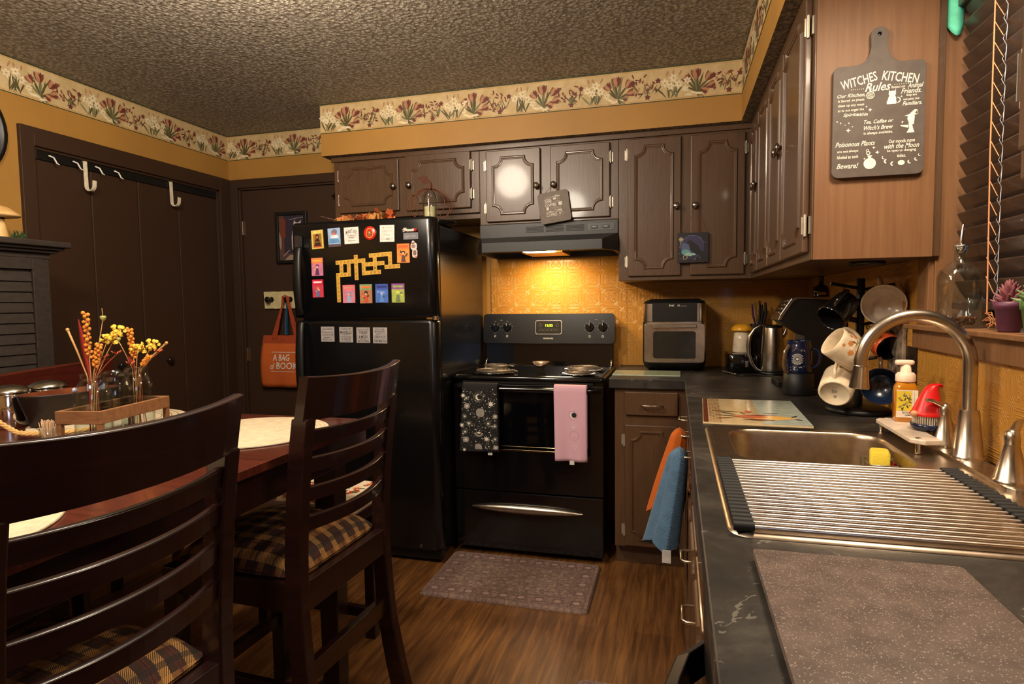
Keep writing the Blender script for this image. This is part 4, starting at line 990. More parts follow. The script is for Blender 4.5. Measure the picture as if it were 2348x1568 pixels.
# ---- placemats
PM = mat('woven_cream_placemat', (196, 178, 148), .85); t = NT(PM)
wv = t.new('ShaderNodeTexWave', _wave_type='RINGS', _rings_direction='Z', Scale=26.0, Distortion=.4); t.l.new(t.loc(), wv.inputs['Vector'])
t.bump(t.m('ADD', wv.outputs['Fac'], t.noise(t.loc(), 300, 2)), .6, .002)
for (x, y, lab) in ((-1.262, .69, 'round cream placemat in front of the nearest chair'), (-1.245, 1.545, 'round cream placemat at the far right corner of the table'), (-1.845, 1.60, 'round cream placemat with gold rings, behind the wooden crate')):
    g = G(); g.lathe([(.0001, 0), (.224, 0), (.2275, .0015), (.2275, .0035), (.224, .005), (.0001, .005)], (x, y, TZ), 64)
    if x < -1.5:
        for q in (.15, .165, .18, .2): g.ring(x, y, q - .0008, q + .0008, TZ + .0056, 1, 60)
    tag(g.build('placemat', [PM, GOLDT]), lab, 'placemat', 'round cream placemats')
# ---- crate with three bottles and dried flowers
CA = math.radians(10)
Tc = Matrix.Translation((-1.612, 1.418, TZ + .0055)) @ Matrix.Rotation(CA, 4, 'Z')
cr = thing('bottle_crate', 'narrow brown wooden stand holding three glass bottles on the table', 'crate', (-1.612, 1.418, TZ))
for x0, x1, y0, y1 in ((-.068, -.056, -.145, .145), (.056, .068, -.145, .145), (-.056, .056, -.145, -.133), (-.056, .056, .133, .145)):
    G(Tc).box(x0, x1, y0, y1, .058, .094).build('side_board', CRATE, cr, bev=.0015)
for x in (-.060, .060):
    for y in (-.137, .137): G(Tc).box(x - .007, x + .007, y - .007, y + .007, 0, .06).build('leg', CRATE, cr, bev=.001)
def jar(T, r, h, nr, nh, name, label, cat, grp=None, mats=GLASS, wall=.0025, n=28, lip=.002):
    b = .005
    pr_ = [(.0001, 0), (r * .92, 0), (r, .006), (r, h * .62), (r * .97, h * .72), (r * .80, h * .82), (nr, h * .90), (nr, h - nh * .3), (nr + lip, h - nh * .25), (nr + lip, h), (nr - wall, h), (nr - wall, h * .90), (r * .80 - wall, h * .81), (r - wall * 1.2, h * .70), (r - wall, h * .6), (r - wall, b + .004), (r * .9, b), (.0001, b)]
    g = G(T); g.lathe(pr_, (0, 0, 0), n); return tag(g.build(name, mats), label, cat, grp)
J = [Tc @ Matrix.Translation((x, y, .0)) for x, y in ((.0, -.088), (.0, .002), (.0, .090))]
BG = 'clear glass bottles in the crate'
jar(J[0], .047, .193, .028, .02, 'glass_bottle', 'clear glass bottle with yellow flowers, nearest in the wooden crate', 'bottle', BG)
jar(J[1], .045, .190, .033, .02, 'glass_bottle', 'empty wide-mouthed clear glass bottle, middle of the wooden crate', 'bottle', BG)
jar(J[2], .047, .193, .030, .02, 'glass_bottle', 'clear glass bottle with orange flower spikes, farthest in the wooden crate', 'bottle', BG)
OR, YE, RD, BU, GRN, RST = (mat('dried_orange_bloom', (222, 138, 46), .8), mat('dried_yellow_bloom', (232, 190, 70), .8), mat('dried_red_leaf', (150, 36, 26), .7), mat('straw_stem', (196, 150, 92), .8), mat('pale_green_stem', (150, 148, 80), .7), mat('rust_leaf', (176, 84, 48), .8))
def bouquet(T, spec, name, label):
    root = thing(name, label, 'flowers', tuple((T @ Vector((0, 0, .006)))), 'dried flower bunches')
    rn = random.Random(len(spec))
    for kind, x, y, z in spec:
        x += .02; z += .012
        b0 = Vector((rn.uniform(-.018, .018), rn.uniform(-.018, .018), .012)); nk = Vector((max(-.016, min(.016, x * .2)), y * .16, .185)); tip = Vector((x, y, z))
        g = G(T)
        P = [b0, nk, nk + (tip - nk) * .5 + Vector((0, 0, .004)), tip]
        if kind == 'spike':
            g.tube(P, .0014, 6, 0)
            for k in range(26):
                t = .30 + .7 * k / 25; p = nk + (tip - nk) * t; a = k * 2.4
                g.ball(p + Vector((math.cos(a), math.sin(a), 0)) * .006, rn.uniform(.0045, .0065), 1, 6)
            g.build('flower_spike', [BU, OR], root)
        elif kind == 'bloom':
            g.tube(P, .0013, 6, 0)
            for k in range(30):
                a = rn.uniform(0, 6.3); q = rn.uniform(0, .019); p = tip + Vector((math.cos(a) * q, math.sin(a) * q, rn.uniform(-.014, .014)))
                g.lathe([(.001, 0), (.003, .004), (.0062, .008), (.003, .006), (.0001, .005)], p, 6, 1, Matrix.Rotation(rn.uniform(-1, 1), 3, 'X') @ Matrix.Rotation(rn.uniform(-1, 1), 3, 'Y'))
            g.build('yellow_bloom', [BU, YE], root)
        elif kind == 'leaf':
            d = (tip - nk); s = Vector((0, 1, 0)).cross(d).normalized(); lo = []
            Q = [b0, nk] + [nk + d * t + Vector((0, 0, 0)) for t in (.2, .4, .6, .8, 1)]; wd = [.002, .004, .008, .010, .0095, .006, .0008]
            for p, q in zip(Q, wd): lo.append([p + s * q, p + Vector((0, .0012, 0)), p - s * q, p - Vector((0, .0012, 0))])
            g.loft(lo, 0, True, True, True); g.build('long_leaf', RD, root)
        elif kind == 'straw':
            g.tube(P, [.0018, .0018, .0026, .0032], 6, 0); g.ball(tip, .0055, 0, 6); g.build('straw_stem', BU, root)
        elif kind == 'bud':
            g.tube(P, .0012, 6, 0); g.lathe([(.001, -.008), (.006, -.003), (.0085, .004), (.006, .008), (.0001, .006)], tip, 8, 1); g.tube([tip, tip + Vector((-.002, 0, .03))], .0009, 5, 0); g.build('seed_head', [BU, GRN], root)
        elif kind == 'rust':
            for q in range(4):
                a = q * 1.6; s = Vector((math.cos(a), math.sin(a), .6)) * .018; m2 = tip + s * .5
                n2 = Vector((-math.sin(a), math.cos(a), 0)) * .006
                g.add([tip, m2 + n2, tip + s, m2 - n2], [(0, 1, 2, 3)], 0)
            g.tube(P, .0012, 6, 0); g.build('rust_leaf', RST, root)
bouquet(J[0], [('spike', -.028, .0, .352), ('spike', .0, .01, .262), ('bloom', .035, .0, .275), ('bloom', .05, .02, .295), ('leaf', -.050, .0, .335), ('straw', -.085, .0, .305), ('bud', .0, .03, .335), ('rust', .060, .0, .235), ('rust', .03, -.01, .225)], 'flower_bunch', 'tall dried bunch with an orange spike and yellow blooms, left of the two bunches')
bouquet(J[2], [('spike', -.035, .0, .300), ('spike', .028, .0, .215), ('bloom', -.012, .0, .235), ('bloom', .03, .01, .245), ('bud', -.075, .0, .265), ('leaf', -.045, .0, .215), ('straw', .085, .0, .255), ('rust', .058, .0, .225), ('rust', -.02, -.02, .190)], 'flower_bunch', 'shorter dried bunch with an orange spike, in the farthest crate bottle')
# ---- tub, canisters, rope tray, toothpicks
g = G(); lo = []
def oval(cx, cy, a, b, z, ang, n=36): return [(cx + a * math.cos(t) * math.cos(ang) - b * math.sin(t) * math.sin(ang), cy + a * math.cos(t) * math.sin(ang) + b * math.sin(t) * math.cos(ang), z) for t in [2 * PI * k / n for k in range(n)]]
tcx, tcy, ang = -1.950, 1.550, math.radians(78)
for a, b, z in ((.118, .062, TZ + .0055), (.121, .064, TZ + .008), (.150, .080, TZ + .105), (.152, .082, TZ + .110), (.149, .079, TZ + .110)): lo.append(oval(tcx, tcy, a, b, z, ang))
g.loft(lo, 0, True, True); g.loft([oval(tcx, tcy, .149, .079, TZ + .110, ang), oval(tcx, tcy, .118, .062, TZ + .010, ang)], 1, True, False, True)
tag(g.build('oval_tub', [mat('dark_brown_metal_tub', (44, 34, 30), .4, metal=.4), mat('copper_tub_lining', (150, 84, 54), .35, metal=.7)]), 'dark oval metal tub with coppery inside on the table, behind the crate', 'tub')
g = G(); g.tube([(-1.945, 1.60, TZ + .06), (-1.930, 1.625, TZ + .115), (-1.920, 1.64, TZ + .130)], .008, 8); g.box(-1.99, -1.945, 1.64, 1.67, TZ + .03, TZ + .118, 1); g.ball((-1.965, 1.575, TZ + .106), .009, 1, 8)
tag(g.build('table_utensil', [mat('navy_handle', (26, 30, 70), .3), mat('pale_blue_packet', (190, 200, 226), .5)]), 'navy-handled utensil with a pale packet poking out of the oval tub', 'utensil')
for (x, y, lab) in ((-2.093, 1.455, 'steel canister with a domed lid, nearer the left edge'), (-2.094, 1.580, 'steel canister with a domed lid, behind the oval tub')):
    c = thing('canister', lab, 'canister', (x, y, TZ), 'steel canisters')
    G().lathe([(.0001, 0), (.052, 0), (.054, .004), (.054, .108), (.052, .112), (.0001, .112)], (x, y, TZ), 36).build('body', CHROME, c)
    G().lathe([(.056, .112), (.0575, .116), (.055, .122), (.040, .131), (.02, .136), (.0001, .137)], (x, y, TZ), 36).build('lid', mat('pale_metal_lid', (206, 200, 180), .22, metal=1), c)
g = G(); rn = random.Random(2)
P = [(-2.02, 1.20, .058), (-1.995, 1.25, .064), (-1.96, 1.285, .066), (-1.93, 1.30, .058), (-1.90, 1.31, .036), (-1.87, 1.315, .020), (-1.84, 1.325, .016), (-1.80, 1.345, .014), (-1.76, 1.37, .014), (-1.73, 1.40, .016), (-1.70, 1.43, .018)]
Q = []
for a, b in zip(P, P[1:]):
    for k in range(6): t = k / 6; Q.append(Vector(a) * (1 - t) + Vector(b) * t)
for ph in (0, 2.1, 4.2):
    g.tube([q + Vector((.0035 * math.cos(i * .9 + ph), .0035 * math.sin(i * .9 + ph) * .6, TZ + .0035 * math.sin(i * .9 + ph))) for i, q in enumerate(Q)], .0042, 7)
tag(g.build('rope_handle', mat('twisted_jute_rope', (206, 160, 96), .85)), 'twisted jute rope lying curved on the table in front of the tub', 'rope')
g = G(); rn = random.Random(8); c0 = Vector((-1.69, 1.272, TZ))
for k in range(46):
    a = rn.uniform(0, 2 * PI); q = rn.uniform(0, .017); p = c0 + Vector((math.cos(a) * q, math.sin(a) * q, .002)); d = Vector((math.cos(a) * q * .9, math.sin(a) * q * .9, .068 + rn.uniform(-.004, .004)))
    g.cyl(p, p + d, .0011, n=6)
tp = g.build('toothpicks', mat('pale_toothpick_wood', (226, 190, 150), .7)); tp['kind'] = 'stuff'; tag(tp, 'bundle of pale wooden toothpicks fanned out on the table', 'toothpicks')
g = G(); g.lathe([(.0001, 0), (.020, 0), (.022, .004), (.022, .05), (.020, .05), (.019, .005), (.0001, .004)], c0, 24); tag(g.build('toothpick_cup', GLASS), 'short clear cup around the toothpicks', 'cup')
jar(Matrix.Translation((-1.985, 1.13, TZ)), .035, .075, .030, .012, 'spice_jar', 'small amber-filled glass jar at the left edge of the photo', 'jar')
G_ = G(); G_.lathe([(.0001, .006), (.031, .006), (.031, .045), (.0001, .045)], (-1.985, 1.13, TZ), 20); tag(G_.build('jar_filling', mat('ochre_filling', (150, 110, 40), .6)), 'ochre filling inside the small glass jar', 'filling')
# ================================================================ louvered hutch by the closet
h = thing('louvered_hutch', 'tall black distressed hutch with louvered door at the left edge', 'cabinet', (-2.70, 1.4, 0))
hx = -2.50
G().box(-2.90, hx - .02, .95, 1.925, 0, 1.49).build('body', HUTCHM, h, bev=.003)
g = G()
for z0, z1, o in ((1.475, 1.500, .010), (1.500, 1.512, .030), (1.512, 1.524, .045), (1.524, 1.548, .062)): g.box(-2.90, hx + o - .01, .95 - .01, 1.925 + o, z0, z1)
g.build('cornice', HUTCHM, h, bev=.005)
g = G(); g.box(hx - .02, hx, 1.858, 1.925, 0, 1.475); g.box(hx - .02, hx, .95, 1.858, 1.432, 1.475); g.box(hx - .02, hx, .95, 1.01, 0, 1.432); g.build('face_frame', HUTCHM, h, bev=.002)
g = G(); z = 1.408
while z > .2:
    g.hexa([(hx - .016, 1.01, z - .018), (hx - .004, 1.01, z - .024), (hx - .004, 1.856, z - .024), (hx - .016, 1.856, z - .018)], [(hx - .016, 1.01, z + .012), (hx - .010, 1.01, z + .014), (hx - .010, 1.856, z + .014), (hx - .016, 1.856, z + .012)]); z -= .0415
g.box(hx - .02, hx - .015, 1.01, 1.856, .15, 1.43); g.build('louvered_door', HUTCHM, h, bev=.001)
m = thing('wooden_mushroom', 'carved pale wooden mushroom standing on the black hutch', 'ornament', (-2.68, 1.87, 1.548))
G().lathe([(.0001, 0), (.034, 0), (.030, .02), (.022, .07), (.017, .095), (.0001, .095)], (-2.68, 1.868, 1.548), 20).build('stem', LIGHTW, m)
G().lathe([(.018, .095), (.019, .108), (.0001, .11)], (-2.68, 1.868, 1.548), 20).build('collar', BLACKPL, m)
G().lathe([(.0001, .104), (.040, .100), (.072, .106), (.074, .112), (.060, .124), (.036, .142), (.012, .150), (.0001, .150)], (-2.68, 1.868, 1.548), 28).build('cap', LIGHTW, m)
g = G(); rn = random.Random(4)
for k in range(70):
    p = Vector((-2.66 + rn.uniform(-.02, .02), 1.925 + rn.uniform(-.014, .014), 1.550)); q = p + Vector((rn.uniform(-.02, .02), rn.uniform(-.022, .022), rn.uniform(.01, .055)))
    g.tube([p, (p + q) / 2, q], [.002, .0022, .0006], 5)
tag(g.build('greenery', mat('dark_green_sprig', (44, 70, 34), .7)), 'tuft of dark green foliage beside the wooden mushroom', 'greenery')
g = G(frame((LW, 1.84, 2.05), (0, 1, 0), (0, 0, 1))); g.lathe([(.0001, 0), (.222, 0), (.232, .012), (.228, .03), (.206, .034), (.200, .012), (.0001, .012)], (0, 0, 0), 48, 0)
tag(g.build('wall_clock', BLACKPL), 'round black wall disc cut off by the left edge of the photo', 'clock')
# ================================================================ sink
SKX0, SKX1, SKY0, SKY1 = .079, .645, .950, 1.785
sk = thing('sink', 'stainless double-bowl kitchen sink set into the black counter', 'sink', (.36, 1.37, .914))
B1 = rrect(.320, 1.582, .372, .345, .07, 6); B2 = rrect(.320, 1.158, .372, .36, .07, 6)
def shr(l, c, k): return [(c[0] + (x - c[0]) * k, c[1] + (y - c[1]) * k) for x, y in l]
g = G(); out = rrect((SKX0 + SKX1) / 2, (SKY0 + SKY1) / 2, SKX1 - SKX0, SKY1 - SKY0, .035, 5)
in1 = rrect((SKX0 + SKX1) / 2, (SKY0 + SKY1) / 2, SKX1 - SKX0 - .012, SKY1 - SKY0 - .012, .03, 5)
in2 = rrect((SKX0 + SKX1) / 2, (SKY0 + SKY1) / 2, SKX1 - SKX0 - .030, SKY1 - SKY0 - .030, .03, 5)
g.loft([[(x, y, .9145) for x, y in out], [(x, y, .9215) for x, y in in1], [(x, y, .9185) for x, y in in2]], 0, True)
loops = [[Vector((x, y, 0)) for x, y in l] for l in (in2, B1, B2)]
flat = [p for l in loops for p in l]; fs = []
for t3 in tessellate_polygon(loops):
    a, b, c = (flat[i] for i in t3); fs.append(tuple(t3) if (b - a).cross(c - a).z > 0 else tuple(t3)[::-1])
g.add([(p.x, p.y, .9185) for p in flat], fs, 0)
g.build('rim', SINKM, sk)
for bl_, cy in ((B1, 1.582), (B2, 1.158)):
    c = (.320, cy); g = G(); lo = []
    for k, z in ((1.0, .9185), (.985, .915), (.975, .905), (.95, .76), (.93, .742), (.88, .735), (.15, .731)): lo.append([(x, y, z) for x, y in shr(bl_, c, k)])
    g.loft(lo, 0, True, False, True); bw = g.build('bowl', BOWLM, sk)
    G().lathe([(.0001, .7325), (.018, .7325), (.03, .736), (.042, .734)], (.320, cy, 0), 24).build('drain', CHROME, bw)
# roll-up rack
rk = thing('drying_rack', 'roll-up drying rack of steel rods with black end grips over the sink', 'drying rack', (.32, 1.16, .9225))
ry0, ry1 = .948, 1.372; nr = 22
RODM = mat('polished_rod', (228, 216, 202), .28, metal=1)
for k in range(nr):
    y = ry0 + .012 + (ry1 - ry0 - .024) * k / (nr - 1); G().cyl((.088, y, .9285), (.536, y, .9285), .0038, n=10).build('rod', RODM, rk)
for x0, x1 in ((.086, .116), (.508, .538)):
    g = G()
    for k in range(nr):
        y = ry0 + .012 + (ry1 - ry0 - .024) * k / (nr - 1); g.cyl((x0, y, .9292), (x1, y, .9292), .0072, n=10)
    g.box(x0 + .001, x1 - .001, ry0 + .008, ry1 - .008, .9225, .9265); g.build('end_grip', mat('black_silicone', (18, 18, 19), .6), rk)
# faucet
fc = thing('faucet', 'brushed nickel high-arc faucet with two lever handles behind the sink', 'faucet', (.61, 1.49, .9185))
G().prism(rrect(.606, 1.475, .052, .43, .024, 5), .9185, .926).build('deck_plate', NICKEL, fc, bev=.002)
def bell(x, y, r0, r1, h, z0=.926): return G().lathe([(r0 * 1.12, z0), (r0 * 1.12, z0 + .004), (r0, z0 + .007), (r1, z0 + h - .004), (r1 * .96, z0 + h)], (x, y, 0), 32)
bell(.612, 1.508, .0285, .019, .104).build('spout_base', NICKEL, fc)
g = G(); P = [(.612, 1.508, 1.028), (.612, 1.508, 1.08)]
ccx, R = .506, .106
for k in range(25):
    a = math.radians(0 + 186 * k / 24); P.append((ccx + R * math.cos(a), 1.508 + .0 * k, 1.128 + R * math.sin(a)))
g.tube(P, .0138, 20); g.build('spout', NICKEL, fc)
e = Vector(P[-1]); d = (Vector(P[-1]) - Vector(P[-2])).normalized(); d = (d + Vector((-.10, 0, 0))).normalized()
g = G(); g.lathe([(.0150, 0), (.0158, .002), (.0150, .004), (.0205, .050), (.0200, .052), (.0001, .050)], e - d * .006, 28, 0, d.to_track_quat('Z', 'Y').to_matrix()); g.build('spray_head', NICKEL, fc)
def lever(x, y, rot, q=1):
    b = bell(x, y, .0265, .0125, .072); b.lathe([(.0125, .998), (.0130, 1.010), (.0105, 1.021), (.004, 1.026), (.0001, 1.0265)], (x, y, 0), 24)
    T = Matrix.Translation((x, y, 1.016)) @ Matrix.Rotation(rot, 4, 'Z'); b.T = T
    b.tube([(0, 0, 0), (-.018 * q, 0, .006), (-.045 * q, 0, .014), (-.068 * q, 0, .017)], [.0085, .0085, .0075, .006], 12, flat=.7); b.T = Matrix(); return b.build('lever_handle', NICKEL, fc)
lever(.610, 1.622, math.radians(8), .6); lever(.606, 1.318, PI + math.radians(55))
# sponge caddy in the far bowl
g = G(); 
for z in (.835, .862, .886): g.tube([(x, y, z) for x, y in rrect(.468, 1.595, .062, .085, .012, 3)], .0014, 6, 0, True)
for x, y in rrect(.468, 1.595, .062, .085, .012, 1): g.cyl((x, y, .830), (x, y, .888), .0012, n=5)
tag(g.build('sponge_holder', STEEL), 'thin wire sponge holder on the wall of the far sink bowl', 'sponge holder')
g = G(frame((.470, 1.600, .842), (.97, -.2, 0), (.2, .97, 0))); g.loft([[(x, y, z) for x, y in rrect(0, 0, .040 - s, .052 - s, .006, 3)] for z, s in ((0, .004), (.003, 0), (.066, 0), (.070, .006))], 0, True, True, True)
tag(g.build('sponge', mat('yellow_sponge', (232, 206, 66), .9, bump=(300, .6, .002))), 'bright yellow sponge standing in the far sink bowl', 'sponge')
g = G(); g.tube([(.495, 1.585, .84), (.500, 1.575, .87), (.508, 1.56, .893)], [.007, .006, .004], 8, flat=.5); g.tube([(.492, 1.60, .85), (.498, 1.59, .885)], [.006, .005], 8, flat=.6)
tag(g.build('scraper', mat('red_plastic', (206, 40, 30), .35)), 'small red plastic scraper beside the yellow sponge', 'scraper')
# marble riser tray
MAR = mat('pale_marble', (206, 188, 170), .35); 
tr = thing('soap_tray', 'small white stone riser tray with steel feet behind the sink', 'tray', (.575, 1.66, .9185))
TP = [(.530, 1.805), (.638, 1.805), (.638, 1.565), (.632, 1.535), (.537, 1.535), (.515, 1.562), (.513, 1.780)]
TP = [(.530, 1.805), (.645, 1.805), (.645, 1.680), (.575, 1.670), (.575, 1.535), (.537, 1.523), (.513, 1.545), (.513, 1.785)]
G().prism(TP, .944, .9545).build('plate', MAR, tr, bev=.002)
for x, y in ((.528, 1.79), (.632, 1.79), (.530, 1.545), (.632, 1.70)):
    G().cyl((x, y, .9205), (x, y, .944), .0055, n=14).cyl((x, y, .9545), (x, y, .957), .0065, n=14).build('foot', CHROME, tr)
# soap bottle
sb = thing('soap_dispenser', 'clear square soap pump with amber soap and lemon label on the white tray', 'soap dispenser', (.574, 1.775, .955))
sx, sy, sz = .574, 1.768, .955
Ts = Matrix.Translation((sx, sy, sz)) @ Matrix.Rotation(math.radians(-6), 4, 'Z')
g = G(Ts); lo = []
for w_, r, z in ((.046, .008, 0), (.050, .009, .004), (.052, .009, .075), (.050, .011, .088), (.040, .014, .100), (.034, .0168, .104)): lo.append([(x, y, z) for x, y in rrect(0, 0, w_, w_ * .86 if z < .1 else w_, r, 4)])
g.loft(lo, 0, True, True, True); g.build('bottle', AMBER, sb)
g = G(Ts); g.lathe([(.0225, .103), (.0230, .106), (.0225, .120), (.018, .126), (.0125, .127), (.0115, .147), (.0001, .147)], (0, 0, 0), 28)
g.loft([[(x, y, z) for x, y in rrect(-.003, 0, .043 - s, .024 - s, .009, 4)] for z, s in ((.146, .004), (.149, 0), (.155, 0), (.158, .005))], 0, True, True, True)
g.build('pump', mat('cream_pump_plastic', (232, 204, 180), .4), sb)
g = G(Ts @ frame((0, -.0228, 0), (1, 0, 0), (0, 0, 1))); g.rect(-.0235, .0235, .012, .083, 0, 0); g.rect(-.0235, .0105, .0295, .080, .0003, 1)
rn = random.Random(6)
for k in range(16): g.petal(rn.uniform(-.021, .005), rn.uniform(.034, .074), rn.uniform(0, 360), rn.uniform(.006, .011), .0036, .0005 + .00001 * k, rn.choice([2, 2, 3]))
for k in range(5): g.disc(rn.uniform(-.019, .006), rn.uniform(.034, .074), .0017, .0008, 4, 8)
g.text('KITCHEN', .004, .0245, .028, .0042, .0004, 5, .2); g.text('LEMON', .007, .0185, .022, .0042, .0004, 5, .2); g.rect(.0155, .0162, .032, .078, .0004, 6)
g.build('label', [mat('label_paper', (226, 214, 196), .6), pr((222, 196, 60)), pr((70, 84, 50)), pr((120, 120, 70)), pr((110, 120, 170)), pr((60, 60, 66)), pr((170, 160, 140))], sb)
# gnome brush in its navy dish
G_ = G(); G_.lathe([(.0001, .0), (.034, 0), (.040, .006), (.0415, .017), (.0385, .017), (.036, .008), (.0001, .006)], (.592, 1.655, .9555), 36)
tag(G_.build('brush_dish', mat('navy_ceramic', (22, 30, 62), .25, coat=.3)), 'round navy dish under the red-hatted brush', 'dish')
gb = thing('dish_brush', 'gnome-shaped dish brush with a red pointed hat and white bristles', 'brush', (.588, 1.655, .963))
g = G(); n = 22; lo = []
for r, z, dx in ((.0365, .028, 0), (.0375, .031, 0), (.034, .036, .0), (.029, .050, .001), (.024, .064, .002), (.0195, .078, .004), (.0155, .090, .0065), (.0125, .099, .011), (.0105, .103, .017), (.008, .101, .023), (.003, .096, .0275), (.0005, .094, .028)):
    lo.append([(.586 + dx + r * math.cos(a), 1.655 + r * math.sin(a), .963 + z) for a in [2 * PI * i / n for i in range(n)]])
g.loft(lo, 0, True, True, True); g.build('hat', mat('red_gnome_hat', (206, 26, 26), .35), gb)
g = G(); rn = random.Random(5)
for q, cnt in ((.031, 40), (.025, 30), (.018, 20), (.010, 12)):
    for k in range(cnt):
        a = 2 * PI * k / cnt; g.cyl((.586 + q * .93 * math.cos(a), 1.655 + q * .93 * math.sin(a), .964), (.586 + q * math.cos(a), 1.655 + q * math.sin(a), .994), .0019, n=5)
g.build('bristles', mat('cream_bristle', (222, 210, 190), .6), gb)
G().ball((.553, 1.640, .995), .0085, 0, 12).build('nose', mat('skin_nose', (224, 166, 120), .5), gb)
# ---- boards on the counter
cbT = mat('dark_board_base', (34, 32, 31), .6)
cbo = thing('cutting_board', 'large grey speckled stone board on the counter nearest the camera', 'cutting board', (.23, .55, .9145))
G().prism(rrect(.228, .571, .249, .602, .006, 3), .9205, .930).build('slab', GRANITE, cbo, bev=.0015)
for x, y in ((.125, .29), (.33, .29), (.125, .85), (.33, .85)): G().cyl((x, y, .9142), (x, y, .9207), .010, n=14).build('foot', cbT, cbo)
gm = mat('pale_glass_board', (178, 190, 168), .08, coat=.6)
tag(G().prism(rrect(-.140, 3.075, .325, .20, .006, 3), .9145, .9195).build('glass_board', gm, bev=.001), 'plain pale green glass board on the counter left of the corner, before the air fryer', 'cutting board')
GB = [mat('glass_mat_cream', (214, 190, 146), .12, coat=.6), pr((96, 44, 30), .2), pr((196, 150, 96), .2), pr((120, 66, 44), .2), pr((140, 150, 142), .2), pr((222, 176, 96), .2), pr((196, 100, 70), .2), pr((56, 48, 36), .2), pr((168, 176, 164), .2)]
Tg = Matrix.Translation((.232, 2.055, .9145)) @ Matrix.Rotation(math.radians(-2), 4, 'Z')
g = G(Tg); W2, H2 = .147, .225
g.box(-W2, W2, -H2, H2, 0, .005, 0); z = .0053
g.rect(-W2 + .002, -W2 + .016, -H2, H2, z, 1)
for k in range(34):
    for q in range(4): g.petal(-W2 + .018 + .009 * q, -H2 + .006 + .0131 * k, 20 if (k + q) % 2 else -20, .010, .005, z, (2, 3)[(k + q) % 2])
g.rect(.02, W2, -H2, H2, z, 8)
for k in range(20): g.rect(.045, W2 - .004, -H2 + .008 + .022 * k, -H2 + .012 + .022 * k, z + .0001, 4)
g.petal(-.03, -.125, 2, .15, .075, z + .0003, 5); g.petal(-.06, -.118, 3, .10, .050, z + .0004, 6); g.petal(-.03, -.09, 2, .10, .020, z + .0005, 3)
g.petal(-.035, -.16, -2, .09, .022, z + .0005, 3)
for a, l, x, y, m in ((165, .07, -.04, -.12, 7), (200, .06, -.055, -.14, 3), (140, .06, -.05, -.09, 7), (175, .09, -.03, -.04, 7), (10, .05, .03, -.05, 7), (120, .03, -.02, -.07, 3), (60, .04, .105, -.11, 7), (-40, .03, .11, -.13, 7)): g.petal(x, y, a, l, .010, z + .0006, m)
g.disc(-.01, -.03, .011, z + .0006, 6, 14, .02)
tag(g.build('glass_cutting_board', GB), 'glass cutting board printed with a yellow bird on cream, beside the sink', 'cutting board')
# ================================================================ on the stove
g = G(); n = 28; prof = [(.0001, 0), (.018, 0), (.020, .003), (.030, .026), (.046, .042)]; lo = []
for r, z in prof + [(.043, .042), (.027, .026), (.016, .006), (.0001, .005)]:
    l = []
    for i in range(n):
        a = 2 * PI * i / n; k = max(0, math.cos(a + PI / 2)) ** 3 * (z / .042) ** 2
        l.append((-.692 + r * (1 + .10 * k) * math.cos(a), 3.13 + r * (1 + .15 * k) * math.sin(a), .920 + z - .018 * k))
    lo.append(l)
g.loft(lo, 0, True); tag(g.build('spoon_rest', mat('taupe_stoneware', (86, 70, 58), .35, coat=.3)), 'small taupe spouted bowl in the middle of the stove top', 'bowl')
# ---- towels over the oven handle
def towel(xc, w, ztop, zf, zb, y0, label, mats, draw, flare=0, fold=0, tagz=None, name='dish_towel', thick=.0045):
    """cloth draped over the oven handle; draw() prints on the front in (x, z-from-top) coordinates"""
    t_ = thing(name, label, 'towel', (xc, y0, zf))
    L1 = ztop - zf; L2 = ztop - zb; R = .017; arc = PI * R; tot = L1 + arc + L2
    def W(u, s, off=0):
        x = (u - .5) * w * (1 + flare * max(0, min(1, (L1 - s) / L1 if s < L1 else 0)))
        wv = .006 * math.sin(u * 9 + 1) * (1 - (s / L1 if s < L1 else 1)) * 1.2
        if s < L1: y = y0 - R - wv - off; z = zf + s
        elif s < L1 + arc: a = (s - L1) / R; y = y0 - (R + off) * math.cos(a); z = ztop + (R + off) * math.sin(a)
        else: y = y0 + R * .8 + off; z = ztop - (s - L1 - arc)
        return Vector((xc + x + fold * (1 - min(1, s / L1)), y, z))
    g = G(); NU, NV = 16, 44
    g.grid(lambda u, v: W(u, tot * v), NU, NV, 0)
    bd = g.build('cloth', mats[0], t_, solid=thick)
    if draw:
        g = G(); g.warp = lambda p: W(p.x / w + .5, L1 + p.y, thick * .5 + .0006 + p.z * .5); draw(g, w, L1); g.build('print', mats[1:], bd)
    if tagz: G().box(xc + tagz - .011, xc + tagz + .011, y0 - R - .003, y0 - R - .001, zf - .016, zf + .004).build('care_tag', mat('white_care_tag', (210, 206, 200), .6), bd)
    return t_
